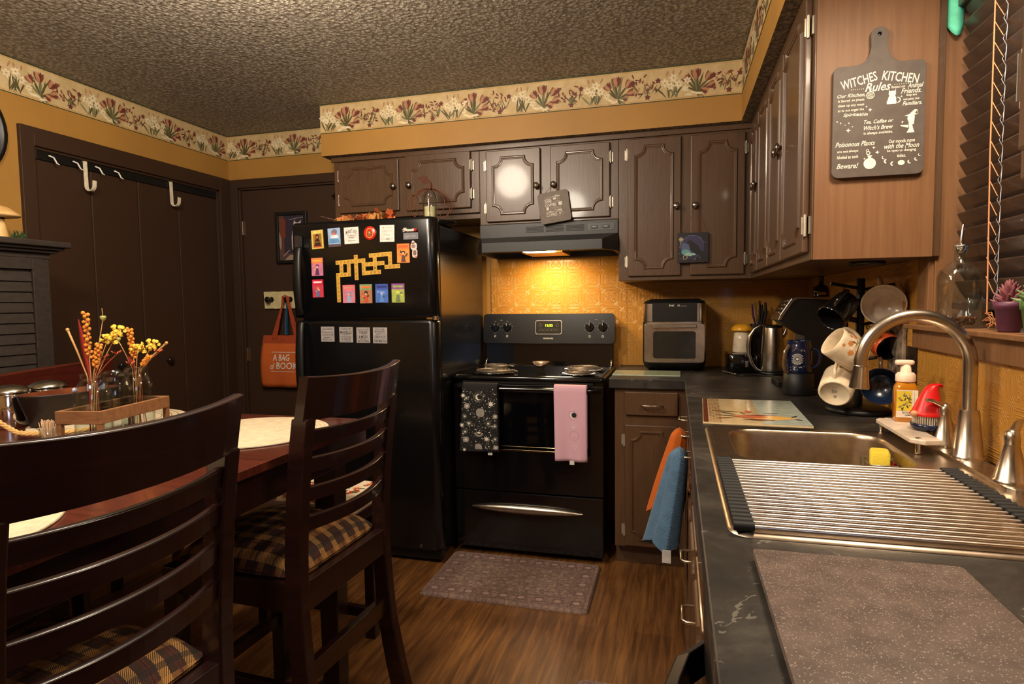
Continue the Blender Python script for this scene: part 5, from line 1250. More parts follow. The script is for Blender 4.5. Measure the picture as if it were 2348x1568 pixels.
def cosmic(g, w, L):
    rn = random.Random(21)
    def S_(x, y): return (x - .5) * w, -y * L
    x, y = S_(.47, .16); g.ring(x, y, .020, .0205, 0, 2, 30)
    for k in range(30): a = 2 * PI * k / 30; g.line(x + .0215 * math.cos(a), y + .0215 * math.sin(a), x + .028 * math.cos(a), y + .028 * math.sin(a), .0008, 0, 2)
    g.disc(x, y, .0155, 0, 1, 22); g.disc(x + .005, y + .001, .0125, .0004, 0, 20)
    for (fx, fy, r) in ((.82, .26, .019), (.70, .80, .017), (.03, .14, .014), (.03, .60, .014), (.12, .98, .01)): x, y = S_(fx, fy); g.star(x, y, r, 8, .0002, 1)
    for (fx, fy, r) in ((.15, .30, .015), (.52, .40, .023), (.15, .82, .015), (.47, .94, .019), (.93, .45, .012), (.93, .93, .012)):
        x, y = S_(fx, fy)
        for k in range(4): g.disc(x + r * .28 * math.cos(PI / 4 + k * PI / 2), y + r * .28 * math.sin(PI / 4 + k * PI / 2), r * .72, .0001 + .00005 * k, 2, 16)
        g.star(x, y, r * .55, 8, .0005, 1)
    for (fx, fy, r) in ((.22, .57, .012), (.75, .56, .012), (.13, .18, .009), (.10, .46, .009), (.12, .70, .010), (.92, .60, .009), (.92, .80, .009)):
        x, y = S_(fx, fy); g.disc(x, y, r * .45, .0003, 1, 12)
        for k in range(16): a = 2 * PI * k / 16; g.line(x + r * .5 * math.cos(a), y + r * .5 * math.sin(a), x + r * 1.3 * math.cos(a), y + r * 1.3 * math.sin(a), .0009, 0, 2)
    x, y = S_(.48, .70); g.ring(x, y + .006, .0125, .0135, .0001, 2); g.disc(x, y - .004, .009, .0003, 1, 16, .005)
    for k in range(13): a = PI + PI * k / 12; g.line(x + .012 * math.cos(a), y - .006 + .010 * math.sin(a), x + .022 * math.cos(a), y - .006 + .020 * math.sin(a), .0012, 0, 1)
    for k in range(420):
        x, y = S_(rn.uniform(.01, .99), rn.uniform(.02, .96)); r = rn.choice([.0007, .0009, .0012, .0012, .0028])
        g.disc(x, y, r, .00005, rn.choice([1, 2]), 6)
    g.rect(-w / 2, w / 2, -L, -L * .965, .0006, 0)
BT = mat('black_printed_cotton', (20, 18, 18), .85); 
towel(-.930, .178, .866, .545, .60, 2.822, 'black dish towel printed with white moons and stars, on the oven handle', [BT, BT, mat('towel_print_white', (216, 208, 192), .8), mat('towel_print_grey', (140, 134, 124), .8)], cosmic, .12, -.006, .05)
def sun(g, w, L):
    x, y = .014, -.36 * L; g.disc(x, y, .0155, 0, 1, 22); g.disc(x + .004, y + .001, .0125, .0004, 0, 20); g.disc(x - .004, y + .028, .003, 0, 1, 8)
    for k in range(26): a = 2 * PI * k / 26; g.line(x + .018 * math.cos(a), y + .018 * math.sin(a), x + .023 * math.cos(a), y + .023 * math.sin(a), .0008, 0, 2)
    y = -.50 * L; g.ring(x + .001, y, .009, .0115, 0, 1, 16, 190, 350); g.line(x + .001, y + .012, x + .001, y - .020, .0014, 0, 1)
    y = -.64 * L; g.ring(x + .003, y, .0165, .0176, 0, 3, 26)
    for k in range(28): a = 2 * PI * k / 28; g.line(x + .003 + .019 * math.cos(a), y + .019 * math.sin(a), x + .003 + .0245 * math.cos(a), y + .0245 * math.sin(a), .0008, 0, 2)
    for k in range(5): g.line(x - .006 + .0045 * k, y + .004, x - .006 + .0045 * k, y + .010, .0018, 0, 3)
    g.line(x - .009, y - .004, x + .014, y - .004, .0014, 0, 3); g.line(x - .004, y - .009, x + .010, y - .009, .0012, 0, 2)
    y = -.80 * L; g.ring(x + .004, y, .010, .0125, 0, 3, 16, 0, 180); g.line(x + .004, y + .004, x + .004, y - .026, .0014, 0, 3); g.disc(x + .004, y - .004, .003, .0002, 3, 8)
PK = mat('pink_terry', (214, 168, 186), .92, bump=(900, .5, .0015), sheen=.3)
towel(-.482, .156, .866, .520, .575, 2.822, 'pink dish towel with a moon and sun print, on the right of the oven handle', [PK, mat('print_charcoal', (34, 30, 36), .8), mat('towel_print_white', (216, 208, 192), .8), mat('print_dusty_mauve', (150, 104, 130), .8), mat('print_pale_pink', (232, 196, 206), .8)], sun, -.02, .004, .008)
# ---- cloths over the pulls of the right-hand base cabinet
def hung(name, label, yc, z, xf, w, l1, l2, m, lean, spread, tg=False, wob=.012, seed=1):
    """gathered cloth pushed over a pull: pleated body hanging to uneven corners"""
    root = thing(name, label, 'towel', (xf - .05, yc, z - l1), 'kitchen cloths hanging on the cabinet pulls')
    g = G(); lo = []; NZ, NA = 26, 44
    for k in range(NZ + 1):
        t = k / NZ; t = t ** 1.6; zz = z + .012 - (l1 + .012) * t; q = t ** .8
        ax = .024 + .026 * q; xc = xf - .002 - lean * t ** 1.15 * .55; ay = w * (.22 + .24 * q); L = []
        if t < .10: s_ = math.sqrt(max(.03, 1 - (1 - t / .10) ** 2)); ax *= s_; ay *= .6 + .4 * s_
        for i in range(NA):
            a = 2 * PI * i / NA; pl = 1 + (.10 + .22 * q) * math.sin(a * 5 + seed) + .08 * math.sin(a * 9 + seed * 2)
            x = xc + ax * math.cos(a) * pl; y = yc + ay * math.sin(a) * (1 + .10 * math.sin(3 * a + seed))
            dz = t ** 3 * (.030 * math.cos(a * 2 + seed) + (.055 * math.cos(a) if math.cos(a) > 0 else .02 * math.cos(a)))
            L.append((min(x, .0415), y, zz + dz))
        lo.append(L)
    g.loft(lo, 0, True, True, True); c = g.build('cloth', m, root)
    if tg:
        G().box(xf - .052, xf - .026, yc - .50 * w, yc - .50 * w + .0015, z - l1 - .036, z - l1 + .004).build('care_tag', mat('white_care_tag', (210, 206, 200), .6), c)
    return root
OT = mat('orange_terry', (198, 98, 30), .95, bump=(420, .9, .003))
BTW = mat('blue_waffle_weave', (78, 110, 140), .95, sheen=.1); t = NT(BTW)
wv = t.new('ShaderNodeTexWave', _bands_direction='Z', Scale=88.0, Distortion=2.0, Detail=1.0); t.l.new(t.obj(), wv.inputs['Vector'])
t.bump(t.m('ADD', wv.outputs['Fac'], t.m('MULTIPLY', t.noise(t.obj(), 300, 3), 1.0)), .45, .0022)
hung('dish_cloth', 'orange terry cloth hanging on a cabinet pull, behind the blue one', 2.26, .797, .016, .17, .250, .22, OT, .105, .75, False, .012, 3)
hung('dish_cloth', 'blue waffle cloth with a white tag hanging on the nearer cabinet pull', 1.955, .797, .014, .20, .285, .27, BTW, .085, .85, True, .016, 5)
# ---- floor mats
MATC = mat('taupe_kitchen_mat', (140, 116, 104), .75)
t = NT(MATC); v = t.loc(); n1 = t.noise(v, 18, 6, .7, 1.5); vo = t.new('ShaderNodeTexVoronoi', Scale=30.0, _feature='DISTANCE_TO_EDGE'); t.l.new(v, vo.inputs['Vector'])
t.color(t.mix(t.m('LESS_THAN', vo.outputs['Distance'], .06), t.ramp(n1, [(.35, (108, 88, 80)), (.6, (136, 112, 100)), (.75, (152, 128, 112))]), (108, 84, 78)))
def floor_mat_(x0, x1, y0, y1, label, art=True):
    g = G(); cx, cy, w_, h_ = (x0 + x1) / 2, (y0 + y1) / 2, x1 - x0, y1 - y0
    g.loft([[(x, y, z) for x, y in rrect(cx, cy, w_ - s, h_ - s, .022, 5)] for z, s in ((.0, .0), (.006, .0), (.015, .016))], 0, True, True, True)
    if art:
        z = .0153; A = MATC
        for k, (d, wd, m) in enumerate(((.022, .003, 1), (.085, .002, 1), (.095, .0015, 1))):
            g.plate(rrect(cx, cy, w_ - 2 * d, h_ - 2 * d, .006, 2), [rrect(cx, cy, w_ - 2 * d - 2 * wd, h_ - 2 * d - 2 * wd, .004, 2)], z, z + .0003, m)
        def motif(x, y, a, q):
            g.disc(x, y, .016, z + .0002, 2, 12, .012)
            for s in (-1, 1): g.petal(x + s * .018, y, 90 * s if q else 90 * s, .03, .010, z + .0003, 1, .8 * s); g.petal(x + s * .024, y, -60 * s, .024, .008, z + .0003, 1, -.8 * s)
            g.ring(x, y, .018, .0205, z + .0003, 1, 14)
        nx = 9; ny = 5
        for i in range(nx):
            x = x0 + .055 + (w_ - .11) * i / (nx - 1)
            for y in (y0 + .055, y1 - .055): motif(x, y, 0, 0)
        for j in range(1, ny - 1):
            y = y0 + .055 + (h_ - .11) * j / (ny - 1)
            for x in (x0 + .055, x1 - .055): motif(x, y, 0, 1)
        rn = random.Random(9)
        for k in range(200):
            x, y = rn.uniform(x0 + .11, x1 - .11), rn.uniform(y0 + .11, y1 - .11); r = rn.uniform(.005, .012)
            if k % 2: g.disc(x, y, r, z + .0001 + .000001 * k, rn.choice([2, 3]), 8, r * .8)
            else: g.petal(x, y, rn.uniform(0, 360), r * 3, r * .7, z + .0001 + .000001 * k, rn.choice([1, 3]), rn.uniform(-1.5, 1.5))
    return tag(g.build('floor_mat', [MATC, mat('mat_plum_line', (104, 80, 78), .75), mat('mat_pale_rose', (154, 126, 116), .75), mat('mat_sand', (142, 124, 102), .75)]), label, 'mat')
floor_mat_(-1.088, -.342, 2.38, 2.842, 'taupe patterned anti-fatigue mat on the floor in front of the stove')
floor_mat_(-.315, .035, 1.22, 1.945, 'second taupe mat, only its far corner showing at the bottom edge')
# ---- signs on the cabinets
def board_sign(T, poly, th, m, label, name, bev=.003): 
    g = G(T); g.prism(poly, 0, th); root = None
    return g
# witches kitchen board on the end panel
EP = 1.824
ws = thing('wall_sign', 'dark paddle-shaped board sign headed WITCHES KITCHEN Rules on the cabinet end', 'sign', (.505, EP, 1.59))
Tw = XZ(0, EP, 0)
zb, zt = 1.594, 1.882; xl, xr = .399, .614
def bez(p0, p1, p2, n=8): return [tuple((1 - t) ** 2 * a + 2 * t * (1 - t) * b + t * t * c for a, b, c in zip(p0, p1, p2)) for t in [k / n for k in range(1, n + 1)]]
op = []
op += [(xl + .016 + .016 * math.cos(a), zb + .016 + .016 * math.sin(a)) for a in [PI + PI / 2 * k / 5 for k in range(6)]]
op += [(xr - .016 + .016 * math.cos(a), zb + .016 + .016 * math.sin(a)) for a in [1.5 * PI + PI / 2 * k / 5 for k in range(6)]]
op += [(xr - .014 + .014 * math.cos(a), zt - .014 + .014 * math.sin(a)) for a in [PI / 2 * k / 5 for k in range(6)]]
op += [(.566, zt)] + bez((.566, zt), (.530, zt), (.525, 1.925)) + [(.526, 1.955)]
op += [(.506 + .0205 * math.cos(a), 1.957 + .018 * math.sin(a)) for a in [PI * k / 8 for k in range(1, 8)]]
op += [(.486, 1.955), (.487, 1.925)] + bez((.487, 1.925), (.482, zt), (.446, zt))
op += [(xl + .014 + .014 * math.cos(a), zt - .014 + .014 * math.sin(a)) for a in [PI / 2 + PI / 2 * k / 5 for k in range(6)]]
hole = [(.506 + .005 * math.cos(a), 1.957 + .005 * math.sin(a)) for a in [2 * PI * k / 12 for k in range(12)]]
G(Tw).plate(op, [hole], .003, .016).build('board', BROWNSTONE, ws, bev=.002)
g = G(Tw @ Matrix.Translation((0, 0, .0164))); X = lambda a: xl + (xr - xl) * a; Z = lambda b: zb + (zt - zb) * b
g.text('WITCHES', X(.280), Z(.862), .086, .024, 0, 0, 0, 0, .22); g.text('KITCHEN', X(.73), Z(.862), .084, .024, 0, 0, 0, 0, -.20)
g.text('Rules', X(.49), Z(.795), .060, .022, 0, 0, .35)
for k in range(7): g.disc(X(.20 + .022 * k), Z(.787), .0011, 0, 0, 6); g.disc(X(.67 + .024 * k), Z(.800), .0011, 0, 0, 6)
def col(lines, x, z, dz, m=0, al=0):
    for i, (s, w_, h_, sh) in enumerate(lines): g.text(s, X(x), Z(z) - dz * i, w_, h_, 0, m, sh)
col((('Our Kitchen,', .066, .011, .35), ('is Sacred  so please', .062, .0085, 0), ('clean up any mess', .062, .0085, 0), ('as to not anger the', .062, .0085, 0), ('Spirits', .036, .011, .35)), .20, .735, .0125)
g.text('within', X(.325), Z(.735) - .050, .026, .0085, 0, 0)
col((('Respect our', .032, .009, 0),), .71, .775, .01); g.text('Animal', X(.89), Z(.780), .036, .012, 0, 0, .35); g.text('Friends.', X(.845), Z(.735), .046, .013, 0, 0, .35)
col((('they are', .024, .0075, 0), ('not pets, but', .036, .0075, 0)), .85, .695, .010); g.text('Familiars.', X(.86), Z(.625), .044, .010, 0, 0, .35)
col((('Tea, Coffee or', .068, .0115, .35), ("Witch's Brew", .068, .0115, .35), ('is always available.', .068, .009, 0)), .505, .485, .0145)
g.text('Poisonous Plants', X(.255), Z(.300), .094, .0125, 0, 0, .35); col((('are not always', .050, .0085, 0), ('labeled as such', .050, .0085, 0)), .175, .235, .014); g.text('Beware!', X(.175), Z(.105), .052, .014, 0, 0, .35)
col((('Our moods move', .060, .0095, 0), ('with the Moon', .080, .0125, .35), ('be open to changing', .066, .0085, 0), ('tides.', .020, .0085, 0)), .76, .300, .0125)
# little pictures: bee skep, cat, witch, potion, moons, stars
x, z = X(.41), Z(.725); g.ring(x, z, .0085, .0098, 0, 0, 20); g.line(x - .0015, z + .010, x - .0015, z + .020, .001); g.line(x + .0015, z + .010, x + .0015, z + .020, .001)
for k in range(6): g.line(x - .007, z - .007 + .0028 * k, x + .007, z - .0058 + .0028 * k, .0011)
x, z = X(.645), Z(.69)
g.disc(x, z - .005, .0095, 0, 0, 16, .012); g.disc(x, z + .009, .0085, 0, 0, 16, .0075); g.flat([(x - .008, z + .010), (x - .003, z + .014), (x - .008, z + .019)]); g.flat([(x + .008, z + .010), (x + .003, z + .014), (x + .008, z + .019)])
g.rect(x - .012, x + .010, z - .017, z - .010); g.ring(x + .012, z - .008, .0055, .0078, 0, 0, 12, -90, 90)
x, z = X(.845), Z(.47)
g.flat([(x - .008, z - .030), (x + .010, z - .030), (x + .006, z - .018), (x + .004, z - .006), (x - .004, z - .006), (x - .002, z - .018)]); g.flat([(x - .004, z - .010), (x - .022, z - .009), (x - .022, z - .012), (x - .004, z - .018)]); g.flat([(x - .002, z - .008), (x + .008, z - .010), (x + .010, z + .012), (x - .006, z + .014), (x - .006, z + .002)])
g.disc(x - .001, z + .006, .006, 0, 0, 12); g.petal(x - .013, z + .013, 6, .030, .005); g.flat([(x - .007, z + .013), (x + .009, z + .015), (x + .014, z + .025), (x + .018, z + .016), (x + .015, z + .027), (x + .009, z + .028)]); g.star(x - .018, z - .002, .004, 4)
x, z = X(.42), Z(.115); g.disc(x, z, .0145, 0, 0, 22); g.rect(x - .004, x + .003, z + .010, z + .020); g.rect(x - .006, x + .005, z + .018, z + .021); g.ring(x - .004, z + .027, .003, .005, 0, 0, 14); g.ring(x - .006, z + .034, .002, .0035, 0, 0, 12)
for a, b, r in ((.05, .51, .003), (.09, .495, .003), (.14, .475, .002), (.18, .49, .003), (.22, .455, .002), (.175, .425, .006), (.37, .625, .003), (.41, .595, .005), (.46, .255, .004), (.50, .21, .005), (.36, .16, .003), (.60, .66, .003), (.745, .69, .003)): g.star(X(a), Z(b), r, 4, 0, 0, .4)
g.disc(X(.76), Z(.105), .008, 0, 0, 16, .0065)
for k, (a, b) in enumerate(((.60, .125), (.67, .10), (.85, .11), (.92, .13), (.57, .16), (.955, .165))): g.ring(X(a), Z(b), .0025, .006 - .0004 * k, 0, 0, 10, (90, 120)[k > 1], (270, 300)[k > 1])
g.build('lettering', mat('white_sign_paint', (228, 220, 206), .6), ws)
G(Tw).cyl((.506, 1.957, 0), (.506, 1.957, .010), .0022, n=8).build('nail', BLACKPL, ws)
# coffee sign hanging from the knob
cs = thing('coffee_sign', 'small tilted grey COFFEE plaque hanging from a knob above the range hood', 'sign', (-.615, 3.13, 1.685))
Tn = XZ(-.6145, 3.138, 1.771) @ Matrix.Rotation(math.radians(7.5), 4, 'Z')
G(Tn).prism(rrect(0, 0, .163, .160, .014, 4), 0, .006).build('board', mat('grey_plaque', (112, 100, 90), .55), cs, bev=.001)
g = G(Tn @ Matrix.Translation((0, 0, .0063)))
rows = (('COFFEE', -.022, .052, .040, .008, 0, 1), ('coffee', .020, .055, .040, .010, 0, 0), ('COFFEE', -.026, .041, .034, .009, 0, 0), ('coffee', .026, .041, .026, .009, .3, 1), ('COFFEE', -.024, .030, .036, .011, 0, 0), ('coffee', .020, .028, .042, .012, .35, 1),
        ('COFFEE', -.014, .013, .060, .014, 0, 0), ('COFFEE', .010, -.006, .062, .014, 0, 1), ('coffee', -.023, -.022, .042, .011, .35, 0), ('COFFEE', .023, -.021, .040, .012, 0, 0), ('COFFEE', -.014, -.038, .056, .015, 0, 0))
for s, x, y, w_, h_, sh, m in rows: g.text(s, x - .004, y, w_, h_, 0, m, sh)
g.flat([(.024, .022), (.044, .022), (.042, .008), (.038, .004), (.028, .004), (.024, .008)], 0, 0); g.rect(-.042, -.030, -.012, .004, 0, 0); g.disc(.004, .042, .005, 0, 0, 10); g.disc(.010, .043, .005, 0, 0, 10)
g.ring(.026, -.037, .0105, .012, 0, 1); g.disc(.026, -.036, .004, .0002, 0, 8); g.ring(.039, -.034, .004, .0055, 0, 1)
g.build('lettering', [mat('white_sign_paint', (228, 220, 206), .6), mat('faded_sign_paint', (158, 148, 136), .6)], cs)
K2 = Vector((-.620, 3.142, 1.897)); g = G()
for x in (-.050, .034): p = Tn @ Vector((x, .069, .004)); g.tube([p, (p + K2) / 2 + Vector((0, .002, -.001)), K2], .0011, 6)
g.build('hanging_cord', mat('brown_cord', (120, 80, 56), .8), cs)
# raven picture hanging from a knob
rv = thing('raven_picture', 'small dark square picture of a raven and blue moon hanging on a tall cabinet door', 'picture', (.078, 3.13, 1.461))
Tr = XZ(.078, 3.138, 1.536)
G(Tr).box(-.073, .073, -.073, .073, 0, .006).build('plaque', mat('indigo_plaque', (24, 20, 34), .5), rv, bev=.001)
g = G(Tr @ Matrix.Translation((0, 0, .0063))); g.disc(-.003, .002, .056, 0, 0, 32); g.ring(-.003, .002, .056, .0585, .0001, 1, 32, 20, 160)
g.flat([(-.055, -.016), (-.052, .022), (-.020, .030), (-.010, -.010), (.004, -.038), (-.030, -.046)], .0001, 2); g.disc(-.034, -.022, .020, .0002, 3, 18, .014); g.disc(-.020, -.034, .017, .0003, 4, 16, .011); g.petal(-.006, -.034, 20, .03, .014, .0003, 4)
g.petal(-.018, .030, -52, .085, .042, .0005, 5); g.disc(-.014, .026, .013, .0006, 5, 14, .010); g.flat([(-.026, .028), (-.040, .024), (-.024, .020)], .0006, 5); g.petal(.012, -.006, -40, .075, .024, .0007, 5)
g.line(-.050, -.036, .046, -.056, .004, .0006, 5)
g.star(-.056, .042, .014, 8, .0004, 6, .5); g.line(-.058, .034, -.062, .000, .002, .0004, 6); g.ring(-.036, -.046, .008, .011, .0006, 6, 18)
for x, y, r in ((-.062, -.028, .003), (-.060, -.052, .003), (-.046, -.058, .003), (.012, -.054, .004), (.006, -.060, .003), (.034, -.050, .003), (.058, .024, .003), (.036, .046, .003), (-.02, .060, .002)): g.star(x, y, r, 5, .0007, 6)
g.build('painting', [pr((52, 48, 84)), pr((96, 104, 150)), pr((78, 92, 128)), pr((96, 154, 160)), pr((150, 192, 184)), pr((16, 15, 20)), pr((176, 158, 120))], rv)
Kr = Vector((.088, 3.142, 1.752)); g = G()
for x in (-.062, .060): p = Tr @ Vector((x, .070, .004)); g.tube([p, (p + Kr) / 2, Kr], .0010, 6)
g.build('hanging_cord', mat('brown_cord', (120, 80, 56), .8), rv)
# ---- fridge top
wp = thing('wire_pumpkin', 'rusty open wire pumpkin lantern on top of the refrigerator', 'pumpkin lantern', (-1.212, 2.90, 1.655))
RUST = mat('rusty_wire', (120, 68, 46), .6, metal=.4); px_, py_ = -1.212, 2.90
g = G()
for k in range(9):
    a = 2 * PI * k / 9 + .2; P = []
    for q in range(17):
        t = q / 16; ph = PI * t; r = .018 + .098 * math.sin(ph) ** .75; P.append((px_ + r * math.cos(a), py_ + r * math.sin(a), 1.690 + .168 * (1 - math.cos(ph)) / 2 + .014 * math.sin(ph * 2)))
    g.tube(P, .0021, 6)
g.tube([(px_ + .055 * math.cos(2 * PI * k / 20), py_ + .055 * math.sin(2 * PI * k / 20), 1.690) for k in range(20)], .002, 6, 0, True); g.tube([(px_ + .02 * math.cos(2 * PI * k / 12), py_ + .02 * math.sin(2 * PI * k / 12), 1.858) for k in range(12)], .002, 6, 0, True)
g.build('wire_body', RUST, wp)
g = G(); g.tube([(px_, py_, 1.856), (px_ + .006, py_, 1.880), (px_ - .004, py_, 1.898)], [.012, .009, .006], 8)
for a, l in ((160, .075), (140, .05), (175, .05)):
    T = frame((px_ - .004, py_, 1.896), (1, -.25, 0), (0, 0, 1)); g.T = T; g.petal(0, 0, a, l, .028, 0, 0); g.petal(0, .0, a, l, .028, .0015, 0); g.T = Matrix()
g.build('stem', mat('dark_rusty_stem', (84, 46, 34), .6), wp)
cd_ = thing('candle_lantern', 'cream candle in a clear glass dome inside the wire pumpkin', 'candle', (px_, py_, 1.668))
G().lathe([(.0001, 1.690), (.028, 1.690), (.0285, 1.694), (.0285, 1.766), (.026, 1.769), (.0001, 1.767)], (px_, py_, 0), 28).build('candle', mat('cream_wax', (226, 206, 156), .5), cd_)
G().lathe([(.034, 1.691), (.037, 1.74), (.040, 1.78), (.036, 1.82), (.026, 1.846), (.0248, 1.846), (.0345, 1.82), (.0385, 1.78), (.0355, 1.74), (.0325, 1.691), (.034, 1.691)], (px_, py_, 0), 28, cap=False).build('glass_shade', GLASS, cd_)
g = G(); g.lathe([(.0001, 1.6535), (.110, 1.6535), (.118, 1.670), (.142, 1.684), (.140, 1.690), (.128, 1.6885), (.0001, 1.6885)], (-1.222, 2.905, 0), 40); tag(g.build('round_tray', BLACKMT), 'round black tray under the wire pumpkin', 'tray')
g = G(); rn = random.Random(12)
g.tube([(-1.78, 2.80, 1.735), (-1.70, 2.83, 1.712), (-1.60, 2.84, 1.700), (-1.45, 2.84, 1.695), (-1.37, 2.84, 1.69)], [.002, .0035, .004, .004, .002], 7, 0)
for k in range(62):
    x = rn.choice([rn.gauss(-1.61, .035), rn.gauss(-1.50, .03), rn.gauss(-1.44, .025), rn.uniform(-1.72, -1.38)]); y = 2.835 + rn.uniform(-.04, .03); z = 1.700 + abs(rn.gauss(0, .022)); m = rn.choice([1, 1, 2, 2, 3, 4]); s = rn.uniform(.016, .026)
    T = Matrix.Translation((x, y, z)) @ Matrix.Rotation(rn.uniform(0, 6.3), 4, 'Z') @ Matrix.Rotation(rn.uniform(.3, 1.5), 4, 'X'); g.T = T
    for q in range(5): g.petal(0, 0, 72 * q, s, s * .8, .002 * math.sin(q), m)
    g.T = Matrix()
g.box(-1.75, -1.37, 2.80, 2.86, 1.653, 1.692, 5) if False else None
tag(g.build('autumn_garland', [mat('brown_twig', (96, 62, 48), .7), pr((206, 104, 56), .7), pr((196, 138, 70), .7), pr((226, 132, 76), .7), pr((150, 130, 70), .7)]), 'orange autumn blossom garland lying along the top of the refrigerator', 'garland')
# ---- on the back door
g = XZ(0, BW + .012, 0)
pc = thing('framed_picture', 'black-framed picture of a pale hanging robe on the back door', 'picture', (-2.43, BW, 1.56))
Tp = XZ(-2.440, BW + .012, 1.722)
G(Tp).plate([(-.118, -.168), (.118, -.168), (.118, .168), (-.118, .168)], [[(-.096, -.146), (.096, -.146), (.096, .146), (-.096, .146)]], 0, .022).build('frame', BLACKPL, pc, bev=.003)
g = G(Tp); g.rect(-.1, .1, -.15, .15, .008, 0); g.rect(-.1, .1, -.15, -.10, .0083, 1); g.rect(-.1, -.06, -.10, .15, .0083, 2); g.flat([(-.075, .01), (-.05, .0), (-.045, .12), (-.07, .13)], .0085, 3); g.petal(-.085, -.08, 95, .12, .022, .0086, 6)
g.flat([(.0, -.07), (.025, -.115), (.042, -.07), (.062, -.05), (.072, .02), (.066, .08), (.072, .112), (.05, .095), (.03, .10), (.022, .115), (.012, .08), (-.002, .0)], .0088, 4)
for x in (.012, .030, .048): g.line(x, -.06, x + .006, .08, .003, .009, 5)
g.line(-.02, .118, .095, .132, .002, .009, 4); g.flat([(-.06, -.146), (.09, -.146), (.05, -.11), (-.02, -.112)], .0086, 6); g.line(-.07, -.12, -.02, -.08, .003, .0087, 4)
g.build('artwork', [pr((50, 42, 54)), pr((84, 62, 58)), pr((96, 62, 50)), pr((120, 50, 34)), pr((190, 180, 176)), pr((146, 138, 140)), pr((150, 126, 110))], pc)
ck = thing('coat_rack', 'cream painted board with dark knobs on the back door', 'coat rack', (-2.55, BW, 1.25))
Tk = XZ(0, BW + .012, 0)
rn = random.Random(3); up = [(-2.665 + .29 * k / 14, 1.371 + rn.uniform(-.0012, .0012)) for k in range(15)]; dn = [(-2.375 - .285 * k / 14, 1.258 + rn.uniform(-.0015, .0015)) for k in range(15)]
G(Tk).prism(dn[::-1][::-1] + up, 0, .018).build('board', mat('chipped_cream_paint', (206, 190, 140), .5), ck, bev=.001)
for x in (-2.607, -2.463):
    g = G(Tk); g.lathe([(.019, .018), (.017, .022), (.010, .030), (.012, .046), (.019, .056), (.020, .062), (.015, .068), (.007, .066), (.0001, .067)], (x, 1.318, 0), 24); g.build('knob', mat('dark_bronze_knob', (44, 34, 32), .3, metal=.6), ck)
tbg = thing('tote_bag', 'orange tote bag reading A BAG of BOOKS hanging on the back door', 'bag', (-2.55, BW - .04, .73))
OR2 = mat('orange_canvas', (196, 92, 32), .8, bump=(600, .25, .001)); OR3 = mat('orange_canvas_band', (158, 62, 26), .8)
yb = BW - .030
def bagp(x, z, o=0):
    t = (1.09 - z) / .36; return (x, yb - .028 * math.sin(PI * max(0, min(1, t * .95 + .03))) - .004 * math.sin(x * 40) * t - o, z)
g = G(); n = 16
for sgn, yo in ((1, 0), (-1, .030)):
    g.grid(lambda u, v: (bagp(-2.672 + .018 * v + (.325 - .030 * v) * (u if sgn > 0 else 1 - u) - .014 * (1 - v) * (1 - u), .735 + .345 * v, 0) if sgn > 0 else (-2.672 + .018 * v + (.325 - .030 * v) * (1 - u), yb + .006, .735 + .345 * v)), n, 12, 0)
bb = g.build('bag_body', OR2, tbg, solid=.003)
g = G(); g.grid(lambda u, v: bagp(-2.654 + .298 * u, 1.030 + .052 * v, .0032), n, 3); g.build('top_band', OR3, bb)
kx, kz = -2.463, 1.318
g = G()
for x0, sg in ((-2.568, -1), (-2.390, 1)):
    g.add([bagp(x0 - .022, 1.06, .006), bagp(x0 + .022, 1.06, .006), (kx + sg * .030, yb - .026, kz - .02), (kx + sg * .006, yb - .030, kz + .020)], [(0, 1, 2, 3)], 0)
    g.add([(kx + sg * .030, yb - .026, kz - .02), (kx + sg * .026, yb - .026, kz + .018), (kx, yb - .026, kz + .030), (kx + sg * .006, yb - .030, kz + .020)], [(0, 1, 2, 3)], 0)
g.build('strap', OR3, tbg, solid=.003)
g = G(); g.warp = lambda p: Vector(bagp(p.x, p.y, .0045))
g.text('A BAG', -2.508, .936, .128, .044, 0, 0, .12); g.text('of', -2.578, .878, .032, .042, 0, 0, .35); g.text('BOOKS', -2.455, .882, .190, .046, 0, 0, .12)
for k in range(8): g.rect(-2.582 + .028 * k, -2.554 + .028 * k, .970, .973); g.rect(-2.592 + .028 * k, -2.564 + .028 * k, .842, .8445)
g.rect(-2.392, -2.372, .850, .856)
g.build('lettering', WHITE, bb)
g = G(); g.tube([(kx - .002, yb - .012, 1.30), (kx - .006, yb - .008, 1.22), (kx - .012, yb - .006, 1.14), (kx - .014, yb - .004, 1.085)], [.006, .014, .020, .022], 8, flat=.25)
tag(g.build('blue_strap', mat('blue_nylon', (40, 84, 118), .6)), 'flat blue strap hanging from the knob inside the orange bag handles', 'strap')
g = G(); g.box(-2.03, -1.94, BW - .055, BW + .010, 1.945, 1.985); g.tube([(-2.03, BW - .04, 1.968), (-2.08, BW - .045, 1.975), (-2.11, BW - .03, 1.965)], .008, 8); g.tube([(-2.02, BW - .03, 1.945), (-2.02, BW - .035, 1.90), (-2.015, BW - .03, 1.86)], .004, 6)
tag(g.build('door_closer', BLACKMT), 'small black metal bracket on the back door next to the wall cabinet', 'bracket')
